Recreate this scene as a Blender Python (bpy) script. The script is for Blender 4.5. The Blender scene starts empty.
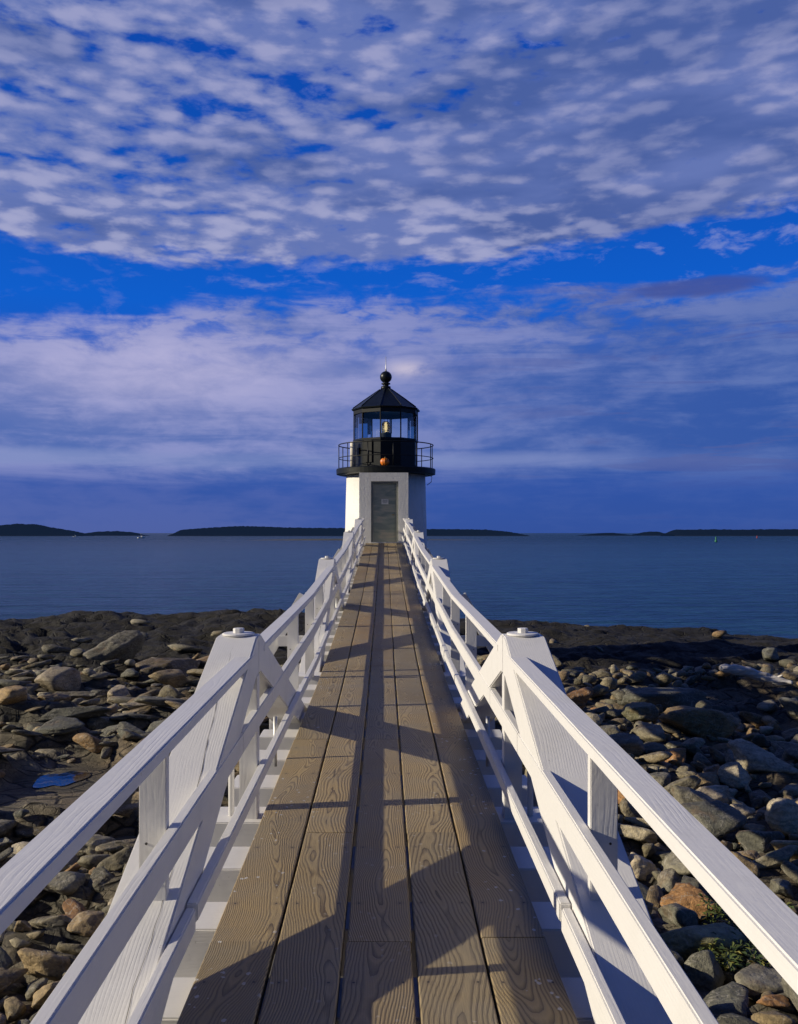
import bpy, bmesh, math, random
import numpy as np
from mathutils import Vector, Matrix, noise
random.seed(7); rng = np.random.default_rng(7)
PI = math.pi
C = bpy.context.scene.collection
SEA = -5.2                      # camera stands at height 0, the sea lies 5.2 m below it

# ------------------------------------------------------------------ node helpers
class NT:
    def __init__(s, tree):
        s.t = tree; s.n = tree.nodes; s.l = tree.links
    def node(s, typ, **kw):
        nd = s.n.new(typ)
        for k, v in kw.items():
            if k == 'inp':
                for kk, vv in v.items(): s.set(nd.inputs[kk], vv)
            else: setattr(nd, k, v)
        return nd
    def set(s, sock, v):
        if isinstance(v, bpy.types.NodeSocket): s.l.new(v, sock)
        else: sock.default_value = v
    def math(s, op, a, b=0.0, c=0.0, clamp=False):
        nd = s.node('ShaderNodeMath', operation=op, use_clamp=clamp)
        s.set(nd.inputs[0], a); s.set(nd.inputs[1], b); s.set(nd.inputs[2], c)
        return nd.outputs[0]
    def vmath(s, op, a, b=(0, 0, 0)):
        nd = s.node('ShaderNodeVectorMath', operation=op)
        s.set(nd.inputs[0], a); s.set(nd.inputs[1], b)
        return nd.outputs[0]
    def comb(s, x, y, z=0.0):
        nd = s.node('ShaderNodeCombineXYZ')
        s.set(nd.inputs[0], x); s.set(nd.inputs[1], y); s.set(nd.inputs[2], z)
        return nd.outputs[0]
    def sep(s, v):
        nd = s.node('ShaderNodeSeparateXYZ'); s.set(nd.inputs[0], v); return nd.outputs
    def noise(s, v, scale, detail=4, rough=.55, dist=0.0):
        nd = s.node('ShaderNodeTexNoise')
        if v is not None: s.set(nd.inputs['Vector'], v)
        s.set(nd.inputs['Scale'], scale); s.set(nd.inputs['Detail'], detail)
        s.set(nd.inputs['Roughness'], rough); s.set(nd.inputs['Distortion'], dist)
        return nd.outputs['Fac']
    def ramp(s, f, stops, interp='LINEAR'):
        nd = s.node('ShaderNodeValToRGB'); s.set(nd.inputs[0], f)
        cr = nd.color_ramp; cr.interpolation = interp
        while len(cr.elements) < len(stops): cr.elements.new(.5)
        for e, (p, c) in zip(cr.elements, stops):
            e.position = p
            e.color = (c, c, c, 1) if isinstance(c, (int, float)) else (*c, 1)
        return nd.outputs[0]
    def sstep(s, f, a, b, x=0.0, y=1.0):
        nd = s.node('ShaderNodeMapRange', interpolation_type='SMOOTHSTEP')
        s.set(nd.inputs[0], f); s.set(nd.inputs[1], a); s.set(nd.inputs[2], b)
        s.set(nd.inputs[3], x); s.set(nd.inputs[4], y)
        return nd.outputs[0]
    def mix(s, f, a, b, mode='MIX'):
        nd = s.node('ShaderNodeMix', data_type='RGBA', blend_type=mode)
        s.set(nd.inputs[0], f)
        for i, v in ((6, a), (7, b)):
            s.set(nd.inputs[i], (*v, 1) if isinstance(v, tuple) and len(v) == 3 else v)
        return nd.outputs[2]
    def bump(s, h, strength, dist, normal=None):
        nd = s.node('ShaderNodeBump')
        s.set(nd.inputs['Height'], h); s.set(nd.inputs['Strength'], strength); s.set(nd.inputs['Distance'], dist)
        if normal is not None: s.set(nd.inputs['Normal'], normal)
        return nd.outputs[0]

def new_mat(name):
    m = bpy.data.materials.new(name); m.use_nodes = True
    nt = NT(m.node_tree); b = m.node_tree.nodes['Principled BSDF']
    return m, nt, b
def pos(nt): return nt.node('ShaderNodeNewGeometry').outputs['Position']
def rgba(c): return (*c, 1)

def simple(name, col, rough=.6, metal=0.0, var=.25, scale=8.0, bumpd=0.0):
    m, nt, b = new_mat(name)
    f = nt.noise(pos(nt), scale, 6, .6)
    nt.set(b.inputs['Base Color'], nt.mix(nt.ramp(f, [(.3, 0.0), (.7, 1.0)]), tuple(c * (1 - var) for c in col), tuple(min(1, c * (1 + var)) for c in col)))
    b.inputs['Roughness'].default_value = rough; b.inputs['Metallic'].default_value = metal
    if bumpd: nt.set(b.inputs['Normal'], nt.bump(nt.noise(pos(nt), scale * 4, 5, .6), .5, bumpd))
    return m

def grain(nt, freq=150.0, h0=.05, amp=.09, ys=.9, shift=.16, vary=None):
    """ring pattern of a plain-sawn board, in the board's own UV metres"""
    uv = nt.node('ShaderNodeUVMap', uv_map='board').outputs[0]
    x, y, _ = nt.sep(uv)
    n1 = nt.noise(nt.comb(nt.math('MULTIPLY', x, 1.2), nt.math('MULTIPLY', y, ys)), 1.0, 3, .5)
    h = nt.math('ADD', h0, nt.math('MULTIPLY', nt.math('SUBTRACT', n1, .42), nt.math('MULTIPLY', amp, 3.0)))
    n2 = nt.noise(nt.comb(nt.math('MULTIPLY', x, 30.0), nt.math('MULTIPLY', y, 6.0)), 1.0, 3, .5)
    cx = nt.math('MULTIPLY', nt.math('SUBTRACT', nt.noise(nt.comb(3.3, nt.math('MULTIPLY', y, .7)), 1.0, 2, .5), .5), shift)
    fx = nt.math('SUBTRACT', nt.math('SUBTRACT', nt.math('MULTIPLY', nt.math('FRACT', x), 1.0), .5), cx)
    r = nt.math('SQRT', nt.math('ADD', nt.math('MULTIPLY', fx, fx), nt.math('MULTIPLY', h, h)))
    ph = nt.math('ADD', nt.math('MULTIPLY', r, freq if vary is None else nt.math('MULTIPLY', freq, vary)), nt.math('MULTIPLY', n2, .9))
    return nt.math('FRACT', ph), x, y

# UV: u = across + .5 + integer per face, v = along + offset
def mat_deck():
    m, nt, b = new_mat('weathered_plank')
    isl = nt.node('ShaderNodeNewGeometry').outputs['Random Per Island']
    isl2 = nt.math('FRACT', nt.math('MULTIPLY', isl, 7.31))
    g, x, y = grain(nt, 84.0, .025, nt.math('ADD', .02, nt.math('MULTIPLY', isl2, .075)), 1.0, .42, nt.math('ADD', .7, nt.math('MULTIPLY', isl, .9)))
    fine = nt.noise(nt.comb(nt.math('MULTIPLY', x, 260.0), nt.math('MULTIPLY', y, 7.0)), 1.0, 3, .6)
    dark = nt.ramp(g, [(0.0, .25), (.45, 0.0), (.80, .65), (.95, 1.0), (1.0, .3)])
    base = nt.ramp(isl2, [(0, (.37, .265, .125)), (.25, (.47, .345, .165)), (.5, (.30, .235, .13)), (.75, (.43, .285, .12)), (1, (.34, .27, .13))])
    dk = nt.mix(1.0, base, (.24, .21, .19), 'MULTIPLY')
    col = nt.mix(dark, base, dk)
    col = nt.mix(nt.math('MULTIPLY', fine, .45), col, nt.mix(1.0, col, (.62, .62, .64), 'MULTIPLY'))
    p = pos(nt)
    grey = nt.ramp(nt.noise(p, 2.2, 5, .65), [(.38, 0.0), (.68, .6)])
    col = nt.mix(grey, col, (.23, .20, .15))
    damp = nt.ramp(nt.noise(p, .9, 3, .5), [(.45, 0.0), (.62, .35)])
    col = nt.mix(damp, col, nt.mix(1.0, col, (.62, .6, .56), 'MULTIPLY'))
    # drips of white paint near the edges and small scuffs
    px, py, _ = nt.sep(p)
    sp = nt.node('ShaderNodeTexVoronoi', feature='F1'); nt.set(sp.inputs['Vector'], nt.vmath('MULTIPLY', p, (1, .8, 1))); nt.set(sp.inputs['Scale'], 23.0)
    sp2 = nt.noise(p, 2.6, 3, .6)
    rim = nt.noise(p, 60, 3, .6)
    spot = nt.math('MULTIPLY', nt.math('LESS_THAN', nt.math('ADD', sp.outputs['Distance'], nt.math('MULTIPLY', rim, .5)), .42), nt.math('GREATER_THAN', sp2, .53))
    edge = nt.sstep(nt.math('ABSOLUTE', px), .2, .62, .25, 1.0)
    col = nt.mix(nt.math('MULTIPLY', nt.math('MULTIPLY', spot, edge), .8), col, (.52, .51, .50))
    split = nt.ramp(nt.noise(nt.comb(nt.math('MULTIPLY', x, 42.0), nt.math('MULTIPLY', y, 1.1)), 1.0, 4, .6), [(.69, 0.0), (.73, .75)])
    col = nt.mix(split, col, (.05, .04, .03))
    lx = nt.math('SUBTRACT', nt.math('ABSOLUTE', nt.math('SUBTRACT', nt.math('FRACT', x), .5)), .082)
    ly = nt.math('MULTIPLY', nt.math('SUBTRACT', nt.math('FRACT', nt.math('ADD', nt.math('DIVIDE', nt.math('ADD', py, 2.6), .62), .5)), .5), .62)
    nd_ = nt.math('SQRT', nt.math('ADD', nt.math('MULTIPLY', lx, lx), nt.math('MULTIPLY', ly, ly)))
    col = nt.mix(nt.sstep(nd_, .004, .03, .35, 0.0), col, (.10, .07, .05))
    col = nt.mix(nt.math('LESS_THAN', nd_, .0048), col, (.03, .025, .022))
    nt.set(b.inputs['Base Color'], col)
    b.inputs['Roughness'].default_value = .62
    hgt = nt.math('ADD', nt.math('MULTIPLY', dark, -.7), nt.math('MULTIPLY', fine, .8))
    nt.set(b.inputs['Normal'], nt.bump(hgt, .7, .0028))
    return m

def mat_white():
    m, nt, b = new_mat('white_painted_timber')
    g, x, y = grain(nt, 95.0, .03, .05, .7)
    dark = nt.ramp(g, [(0.0, .2), (.5, 0.0), (.85, 1.0), (1.0, .3)])
    fine = nt.noise(nt.comb(nt.math('MULTIPLY', x, 230.0), nt.math('MULTIPLY', y, 5.0)), 1.0, 3, .6)
    p = pos(nt)
    dirt = nt.ramp(nt.noise(p, 3.0, 7, .7), [(.50, 0.0), (.78, .45)])
    col = nt.mix(dirt, (.70, .685, .67), (.52, .505, .48))
    spk = nt.ramp(nt.noise(p, 75, 3, .7), [(.70, 0.0), (.76, .5)])
    col = nt.mix(spk, col, (.42, .40, .37))
    col = nt.mix(nt.math('MULTIPLY', dark, .06), col, (.5, .49, .48))
    chk = nt.ramp(nt.noise(nt.comb(nt.math('MULTIPLY', x, 48.0), nt.math('MULTIPLY', y, .9)), 1.0, 4, .6), [(.725, 0.0), (.75, .7)])
    col = nt.mix(chk, col, (.20, .19, .18))
    chip = nt.math('MULTIPLY', nt.ramp(nt.noise(p, 40, 4, .7), [(.66, 0.0), (.69, 1.0)]), nt.ramp(nt.noise(p, 3.1, 3, .6), [(.56, 0.0), (.64, .8)]))
    col = nt.mix(chip, col, (.33, .31, .28))
    nt.set(b.inputs['Base Color'], col)
    b.inputs['Specular IOR Level'].default_value = .3
    nt.set(b.inputs['Roughness'], nt.math('ADD', .5, nt.math('MULTIPLY', dirt, .4)))
    gm = nt.ramp(nt.noise(p, 2.3, 3, .5), [(.40, .12), (.62, .75)])
    hgt = nt.math('ADD', nt.math('MULTIPLY', nt.math('MULTIPLY', dark, -1.0), gm), nt.math('MULTIPLY', fine, .9))
    n = nt.bump(nt.math('ADD', hgt, nt.math('MULTIPLY', nt.noise(p, 9, 3), .6)), .30, .0018)
    n = nt.bump(nt.noise(p, 14, 5, .6), .25, .006, n)
    nt.set(b.inputs['Normal'], n)
    return m

def mat_rock(name, isl=False):
    m, nt, b = new_mat(name)
    p = pos(nt)
    oi = nt.node('ShaderNodeObjectInfo')
    r = nt.node('ShaderNodeNewGeometry').outputs['Random Per Island'] if isl else oi.outputs['Random']
    stops = PAL = [(0, (.085, .085, .08)), (.12, (.15, .14, .115)), (.22, (.25, .20, .135)), (.32, (.10, .105, .10)), (.42, (.17, .155, .13)),
             (.50, (.25, .155, .075)), (.57, (.13, .125, .105)), (.66, (.21, .19, .15)), (.75, (.075, .08, .075)), (.84, (.16, .14, .10)), (.92, (.34, .31, .26)), (1, (.12, .12, .115))]
    base = nt.ramp(r, [(p_, (cc[0]*1.2, cc[1]*1.15, cc[2]*.95)) for p_, cc in stops]) if isl else oi.outputs['Color']
    off = nt.vmath('ADD', p, nt.comb(nt.math('MULTIPLY', r, 37.0), nt.math('MULTIPLY', r, 11.0), r))
    n1 = nt.noise(off, 3.5, 8, .68)
    n2 = nt.noise(off, 28, 6, .7)
    col = nt.mix(nt.ramp(n1, [(.36, 0.0), (.62, 1.0)]), nt.mix(1.0, base, (.36, .35, .34), 'MULTIPLY'), base)
    col = nt.mix(nt.ramp(n2, [(.35, 0.0), (.7, .7)]), col, nt.mix(1.0, base, (1.45, 1.38, 1.25), 'MULTIPLY'))
    rust = nt.ramp(nt.noise(off, 1.7, 4, .6), [(.57, 0.0), (.70, .55)])
    col = nt.mix(rust, col, (.19, .105, .045))
    vein = nt.ramp(nt.math('ABSOLUTE', nt.math('SUBTRACT', nt.noise(off, 2.2, 5, .6, .6), .5)), [(.0, .6), (.010, 0.0)])
    col = nt.mix(vein, col, (.40, .37, .32))
    # bands of the layered stone
    wv = nt.node('ShaderNodeTexWave', wave_type='BANDS', bands_direction='Z')
    nt.set(wv.inputs['Vector'], off); nt.set(wv.inputs['Scale'], 3.5); nt.set(wv.inputs['Distortion'], 9.0); nt.set(wv.inputs['Detail'], 5.0); nt.set(wv.inputs['Detail Scale'], 1.6)
    col = nt.mix(nt.math('MULTIPLY', nt.ramp(wv.outputs['Fac'], [(.55, 0.0), (.9, .5)]), 1.0), col, nt.mix(1.0, col, (.55, .54, .52), 'MULTIPLY'))
    nt.set(b.inputs['Base Color'], col)
    nt.set(b.inputs['Roughness'], nt.ramp(n2, [(.3, .6), (.7, .9)]))
    hh = nt.math('ADD', nt.math('MULTIPLY', n1, .7), nt.math('MULTIPLY', n2, .35))
    hh = nt.math('ADD', hh, nt.math('MULTIPLY', wv.outputs['Fac'], .12))
    nt.set(b.inputs['Normal'], nt.bump(hh, .9, .05))
    return m

def mat_ground():
    m, nt, b = new_mat('bedrock_shore')
    p = pos(nt)
    ps = nt.vmath('MULTIPLY', p, (.45, 1, 1.6))
    n1 = nt.noise(ps, .9, 9, .68)
    n2 = nt.noise(p, 9, 8, .72)
    n0 = nt.noise(p, .22, 4, .6)
    _, y, z = nt.sep(p)
    col = nt.ramp(n1, [(.30, (.05, .045, .036)), (.44, (.12, .105, .076)), (.54, (.22, .185, .13)), (.66, (.31, .27, .19)), (.8, (.2, .19, .16))])
    col = nt.mix(nt.ramp(n2, [(.35, .75), (.65, 0.0)]), col, nt.mix(1.0, col, (.42, .42, .42), 'MULTIPLY'))
    col = nt.mix(nt.ramp(n0, [(.46, 0.0), (.62, .7)]), col, nt.mix(1.0, col, (.9, .68, .45), 'MULTIPLY'))
    wq = nt.node('ShaderNodeTexNoise'); nt.set(wq.inputs['Vector'], p); nt.set(wq.inputs['Scale'], 1.3); nt.set(wq.inputs['Detail'], 5.0)
    pq = nt.vmath('ADD', nt.vmath('MULTIPLY', p, (.8, 1.7, 1.7)), nt.vmath('MULTIPLY', wq.outputs['Color'], (.38, .38, .38)))
    vc = nt.node('ShaderNodeTexVoronoi', feature='DISTANCE_TO_EDGE'); nt.set(vc.inputs['Vector'], pq); nt.set(vc.inputs['Scale'], 1.25)
    vc2 = nt.node('ShaderNodeTexVoronoi', feature='DISTANCE_TO_EDGE'); nt.set(vc2.inputs['Vector'], pq); nt.set(vc2.inputs['Scale'], 4.1)
    jt = nt.math('MULTIPLY', nt.sstep(vc.outputs['Distance'], 0.0, .055), nt.sstep(vc2.outputs['Distance'], -.02, .05, .6, 1.0))
    col = nt.mix(jt, nt.mix(1.0, col, (.14, .13, .12), 'MULTIPLY'), col)
    # the dark weed and lichen belt toward the water
    far = nt.sstep(nt.math('ADD', y, nt.math('MULTIPLY', nt.math('SUBTRACT', n1, .5), 22.0)), 21.0, 32.0)
    weed = nt.ramp(nt.noise(p, 2.4, 8, .75), [(.35, (.002, .002, .0015)), (.56, (.009, .007, .004)), (.70, (.035, .026, .013)), (.80, (.11, .085, .045))])
    col = nt.mix(nt.math('MULTIPLY', far, .97), col, weed)
    nt.set(b.inputs['Base Color'], col)
    b.inputs['Roughness'].default_value = .85
    hh = nt.math('ADD', nt.math('ADD', n1, nt.math('MULTIPLY', n2, .4)), nt.math('MULTIPLY', jt, .45))
    nt.set(b.inputs['Normal'], nt.bump(hh, 1.0, .16))
    return m

M = {}
M['deck'] = mat_deck()
M['white'] = mat_white()
M['rock'] = mat_rock('beach_stone')
M['rubble'] = mat_rock('beach_rubble', True)
M['ground'] = mat_ground()
M['steel'] = simple('galvanised_steel', (.55, .55, .54), .45, .6, .15, 30)
M['black'] = simple('black_gloss_paint', (.006, .008, .009), .42, 0, .3, 9, .002)
M['mullion'] = simple('black_iron', (.006, .007, .008), .5, 0, .2, 9)
M['rooft'] = simple('lantern_roof_black', (.007, .010, .012), .36, 0, .3, 5, .003)
for q_ in ('black', 'mullion', 'rooft'): M[q_].node_tree.nodes['Principled BSDF'].inputs['Specular IOR Level'].default_value = .3
M['dark'] = simple('crack_shadow', (.05, .045, .045), .9)
M['concrete'] = simple('pier_granite', (.26, .24, .21), .85, 0, .3, 5, .02)
M['box'] = simple('cream_enamel', (.62, .58, .50), .5, 0, .1, 5)
M['brass'] = simple('brass', (.45, .30, .10), .3, .9, .1, 20)
M['boat'] = simple('boat_white', (.8, .8, .8), .4, 0, .05, 3)
M['buoy'] = simple('buoy_green', (.02, .16, .08), .5, 0, .1, 3)
M['red'] = simple('buoy_red', (.35, .04, .03), .5, 0, .1, 3)

def mat_brick():
    m, nt, b = new_mat('white_painted_masonry')
    tc = nt.node('ShaderNodeTexCoord').outputs['Object']
    x, y, z = nt.sep(tc)
    geo = nt.node('ShaderNodeNewGeometry')
    ang = nt.math('MULTIPLY', nt.math('ARCTAN2', x, y), 1.45)
    br = nt.node('ShaderNodeTexBrick')
    nt.set(br.inputs['Vector'], nt.comb(nt.math('ADD', ang, x), z)); nt.set(br.inputs['Scale'], 1.0)
    nt.set(br.inputs['Brick Width'], .22); nt.set(br.inputs['Row Height'], .078); nt.set(br.inputs['Mortar Size'], .007); nt.set(br.inputs['Mortar Smooth'], .5)
    p = pos(nt)
    n = nt.noise(p, 5, 7, .7)
    n2 = nt.noise(nt.vmath('MULTIPLY', p, (6, 6, .8)), 1.0, 5, .6)
    col = nt.mix(nt.ramp(n, [(.5, 0.0), (.75, .4)]), (.80, .785, .75), (.66, .63, .58))
    col = nt.mix(nt.ramp(n2, [(.56, 0.0), (.75, .35)]), col, (.55, .49, .40))
    nt.set(b.inputs['Base Color'], col); b.inputs['Roughness'].default_value = .6
    nn = nt.bump(br.outputs['Fac'], .5, -.006)
    nn = nt.bump(nt.noise(p, 13, 6, .7), 1.0, .009, nn)
    nt.set(b.inputs['Normal'], nn)
    return m
M['brick'] = mat_brick()

def mat_glass():
    m, nt, b = new_mat('lantern_glass')
    out = m.node_tree.nodes['Material Output']
    tr = nt.node('ShaderNodeBsdfTransparent', inp={'Color': (.86, .93, .97, 1)})
    gl = nt.node('ShaderNodeBsdfGlossy', inp={'Color': (.9, .95, 1, 1), 'Roughness': .03})
    fr = nt.node('ShaderNodeFresnel', inp={'IOR': 1.5})
    fac = nt.math('ADD', nt.math('MULTIPLY', fr.outputs[0], .9), .05)
    mx = nt.node('ShaderNodeMixShader'); nt.set(mx.inputs[0], fac)
    nt.l.new(tr.outputs[0], mx.inputs[1]); nt.l.new(gl.outputs[0], mx.inputs[2]); nt.l.new(mx.outputs[0], out.inputs[0])
    return m
M['glass'] = mat_glass()
def mat_lamp():
    m, nt, b = new_mat('beacon_glow')
    _, _, z = nt.sep(nt.node('ShaderNodeTexCoord').outputs['Object'])
    st = nt.math('FRACT', nt.math('MULTIPLY', z, 14.0))
    nt.set(b.inputs['Base Color'], nt.mix(st, (.35, .22, .06), (.6, .5, .3)))
    b.inputs['Roughness'].default_value = .15
    nt.set(b.inputs['Emission Color'], (1, .74, .36, 1)); b.inputs['Emission Strength'].default_value = 1.6
    return m
M['lamp'] = mat_lamp()
def mat_lens():
    m, nt, b = new_mat('lens_glass')
    b.inputs['Base Color'].default_value = (.75, .72, .6, 1); b.inputs['Roughness'].default_value = .08
    b.inputs['Transmission Weight'].default_value = .7
    _, _, z = nt.sep(nt.node('ShaderNodeTexCoord').outputs['Object'])
    nt.set(b.inputs['Normal'], nt.bump(nt.math('SINE', nt.math('MULTIPLY', z, 90.0)), 1.0, .02))
    return m
M['lens'] = mat_lens()
def mat_door():
    m, nt, b = new_mat('storm_door_glaze')
    p = pos(nt)
    n = nt.noise(nt.vmath('MULTIPLY', p, (.8, 1, 3.0)), 1.6, 4, .5, 1.2)
    col = nt.ramp(n, [(.35, (.25, .29, .235)), (.5, (.36, .38, .29)), (.65, (.52, .47, .33))])
    nt.set(b.inputs['Base Color'], col); b.inputs['Roughness'].default_value = .3
    return m
M['door'] = mat_door()
M['frame'] = simple('door_frame_paint', (.20, .21, .19), .5, 0, .15, 6)
M['sign'] = simple('sign_plate', (.85, .82, .70), .5, 0, .08, 6)
def mat_pumpkin():
    m, nt, b = new_mat('pumpkin_skin')
    nt.set(b.inputs['Base Color'], nt.ramp(nt.noise(pos(nt), 14, 4), [(.3, (.60, .13, .010)), (.7, (.85, .24, .025))]))
    b.inputs['Roughness'].default_value = .38; return m
M['pumpkin'] = mat_pumpkin()
M['stem'] = simple('dry_stem', (.12, .10, .04), .8)
def mat_driftwood():
    m, nt, b = new_mat('bleached_driftwood')
    tc = nt.node('ShaderNodeTexCoord').outputs['Object']
    n = nt.noise(nt.vmath('MULTIPLY', tc, (1.2, 14, 14)), 1.0, 7, .7)
    nt.set(b.inputs['Base Color'], nt.ramp(n, [(.3, (.35, .31, .27)), (.5, (.66, .61, .55)), (.7, (.82, .78, .72))]))
    nt.set(b.inputs['Normal'], nt.bump(n, .9, .03)); b.inputs['Roughness'].default_value = .8
    return m
M['drift'] = mat_driftwood()
def mat_leaf():
    m, nt, b = new_mat('shore_plant_leaf')
    r = nt.node('ShaderNodeNewGeometry').outputs['Random Per Island']
    nt.set(b.inputs['Base Color'], nt.ramp(r, [(0, (.03, .05, .012)), (.5, (.06, .09, .02)), (.85, (.13, .14, .03)), (1, (.26, .22, .05))]))
    b.inputs['Roughness'].default_value = .55; b.inputs['Subsurface Weight'].default_value = 0.0
    return m
M['leaf'] = mat_leaf()
def mat_sea():
    m, nt, b = new_mat('sea_water')
    p = pos(nt)
    _, y, _ = nt.sep(p)
    big = nt.noise(nt.vmath('MULTIPLY', p, (.008, .03, 1)), 1.0, 5, .6)
    col = nt.ramp(big, [(.35, (.004, .030, .062)), (.52, (.006, .040, .080)), (.70, (.012, .058, .105))])
    rip = nt.noise(nt.vmath('MULTIPLY', p, (.30, 1.1, 1)), 1.0, 6, .7)
    col = nt.mix(nt.ramp(rip, [(.44, 0.0), (.62, .75)]), col, (.026, .098, .150))
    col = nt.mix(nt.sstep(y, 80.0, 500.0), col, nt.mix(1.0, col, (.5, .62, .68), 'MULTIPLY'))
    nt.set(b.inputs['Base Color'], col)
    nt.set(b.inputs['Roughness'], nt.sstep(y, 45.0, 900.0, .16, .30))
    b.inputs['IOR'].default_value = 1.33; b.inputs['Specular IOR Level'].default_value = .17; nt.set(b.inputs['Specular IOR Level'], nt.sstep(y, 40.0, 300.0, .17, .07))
    w1 = nt.noise(nt.vmath('MULTIPLY', p, (.55, 1.5, 1)), 1.0, 5, .62, .4)
    w2 = nt.noise(nt.vmath('MULTIPLY', p, (.09, .30, 1)), 1.0, 4, .55)
    h = nt.math('ADD', nt.math('MULTIPLY', w1, .35), nt.math('MULTIPLY', w2, .9))
    nt.set(b.inputs['Normal'], nt.bump(h, 1.0, 1.6))
    return m
M['sea'] = mat_sea()
def mat_island():
    m, nt, b = new_mat('far_spruce_shore')
    p = pos(nt); _, _, z = nt.sep(p)
    n = nt.noise(p, .03, 8, .75)
    col = nt.ramp(n, [(.35, (.001, .002, .003)), (.75, (.002, .003, .003))])
    shore = nt.math('LESS_THAN', nt.math('ADD', z, nt.math('MULTIPLY', n, 1.4)), SEA + 1.7)
    nt.set(b.inputs['Base Color'], nt.mix(nt.math('MULTIPLY', shore, .4), col, (.03, .027, .025)))
    b.inputs['Roughness'].default_value = 1.0; b.inputs['Specular IOR Level'].default_value = 0.0
    # distance haze imitated by a faint blue glow of the island material
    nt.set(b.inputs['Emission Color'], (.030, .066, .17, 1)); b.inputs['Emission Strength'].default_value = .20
    return m
M['island'] = mat_island()
M['bar'] = simple('tidal_bar_gravel', (.075, .065, .05), .9, 0, .3, .1)
def mat_pool():
    m, nt, b = new_mat('tide_pool_water')
    b.inputs['Base Color'].default_value = (.003, .012, .03, 1); b.inputs['Roughness'].default_value = .05
    nt.set(b.inputs['Normal'], nt.bump(nt.noise(pos(nt), 6, 3), .3, .02)); return m
M['pool'] = mat_pool()

# ------------------------------------------------------------------ object helpers
def link(o, parent=None):
    C.objects.link(o)
    if parent is not None: o.parent = parent
    return o
def tag(o, label=None, cat=None, group=None, kind=None):
    if label: o['label'] = label
    if cat: o['category'] = cat
    if group: o['group'] = group
    if kind: o['kind'] = kind
    return o
def thing(name, label, cat, loc=(0, 0, 0), group=None):
    o = bpy.data.objects.new(name, None); o.location = loc; link(o); return tag(o, label, cat, group)
def obj(name, bm, mat, parent=None, smooth=False, bevel=0.0, loc=None):
    if bevel:
        bmesh.ops.bevel(bm, geom=list(bm.edges), offset=bevel, segments=2, affect='EDGES', clamp_overlap=True)
    me = bpy.data.meshes.new(name); bm.normal_update(); bm.to_mesh(me); bm.free()
    if mat: me.materials.append(mat)
    if smooth:
        for p in me.polygons: p.use_smooth = True
    o = bpy.data.objects.new(name, me); link(o, parent)
    if loc is not None: o.location = loc
    return o
_uvc = [0]
def prism_bm(bm, pts8, along=1, bev=.004):
    """hexahedron from 8 corners (near 4 then far 4, ccw) with board UVs; axis 'along' = index of long axis"""
    vs = [bm.verts.new(p) for p in pts8]
    fs = [bm.faces.new([vs[i] for i in f]) for f in ((0, 1, 2, 3), (7, 6, 5, 4), (0, 4, 5, 1), (1, 5, 6, 2), (2, 6, 7, 3), (3, 7, 4, 0))]
    bmesh.ops.recalc_face_normals(bm, faces=fs)
    if bev:
        es = list({e for f in fs for e in f.edges})
        r = bmesh.ops.bevel(bm, geom=es, offset=bev, segments=2, affect='EDGES', clamp_overlap=True)
        fs = list({f for v in bm.verts for f in v.link_faces}) if len(bm.faces) < 100 else list(set(r['faces']) | {f for f in fs if f.is_valid})
    return fs
def board_uv(bm, faces, org, L, A, B):
    """L long axis, A/B cross axes (unit). u: across the face (+ face id), v: along"""
    uvl = bm.loops.layers.uv.get('board') or bm.loops.layers.uv.new('board')
    _uvc[0] += 1; k = _uvc[0]
    for f in faces:
        n = f.normal if f.normal.length > 0 else f.calc_center_median()
        f.normal_update(); n = f.normal
        across, fid = (A, 0) if abs(n.dot(B)) >= abs(n.dot(A)) else (B, 1)
        if abs(n.dot(L)) > .8: across, fid = (A, 2)
        for lp in f.loops:
            q = lp.vert.co - org
            v = q.dot(L) + (q.dot(B) * 3 if fid == 2 else 0)
            lp[uvl].uv = (q.dot(across) + .5 + ((k * 3 + fid) % 97), v + (k * 1.73) % 50)
def beam(name, p0, p1, w, h, mat, parent, bev=.004, side=Vector((1, 0, 0))):
    """bar from p0 to p1 (centre line), w across 'side', h across the third axis"""
    p0 = Vector(p0); p1 = Vector(p1); L = (p1 - p0).normalized()
    S = (side - L * side.dot(L)).normalized(); U = S.cross(L).normalized()
    c = [(-w/2, -h/2), (w/2, -h/2), (w/2, h/2), (-w/2, h/2)]
    pts = [p0 + S*a + U*b for a, b in c] + [p1 + S*a + U*b for a, b in c]
    bm = bmesh.new(); prism_bm(bm, pts, bev=bev); board_uv(bm, list(bm.faces), p0, L, S, U)
    return obj(name, bm, mat, parent)
def hexa(name, pts, L, mat, parent, bev=.004):
    bm = bmesh.new(); pts = [Vector(p) for p in pts]; prism_bm(bm, pts, bev=bev)
    L = Vector(L).normalized(); S = Vector((1, 0, 0)); U = S.cross(L).normalized()
    board_uv(bm, list(bm.faces), pts[0], L, S, U)
    return obj(name, bm, mat, parent)
def box(bm, x0, x1, y0, y1, z0, z1):
    vs = [bm.verts.new(p) for p in ((x0, y0, z0), (x1, y0, z0), (x1, y0, z1), (x0, y0, z1), (x0, y1, z0), (x1, y1, z0), (x1, y1, z1), (x0, y1, z1))]
    for f in ((0, 1, 2, 3), (7, 6, 5, 4), (0, 4, 5, 1), (1, 5, 6, 2), (2, 6, 7, 3), (3, 7, 4, 0)): bm.faces.new([vs[i] for i in f])
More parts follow.
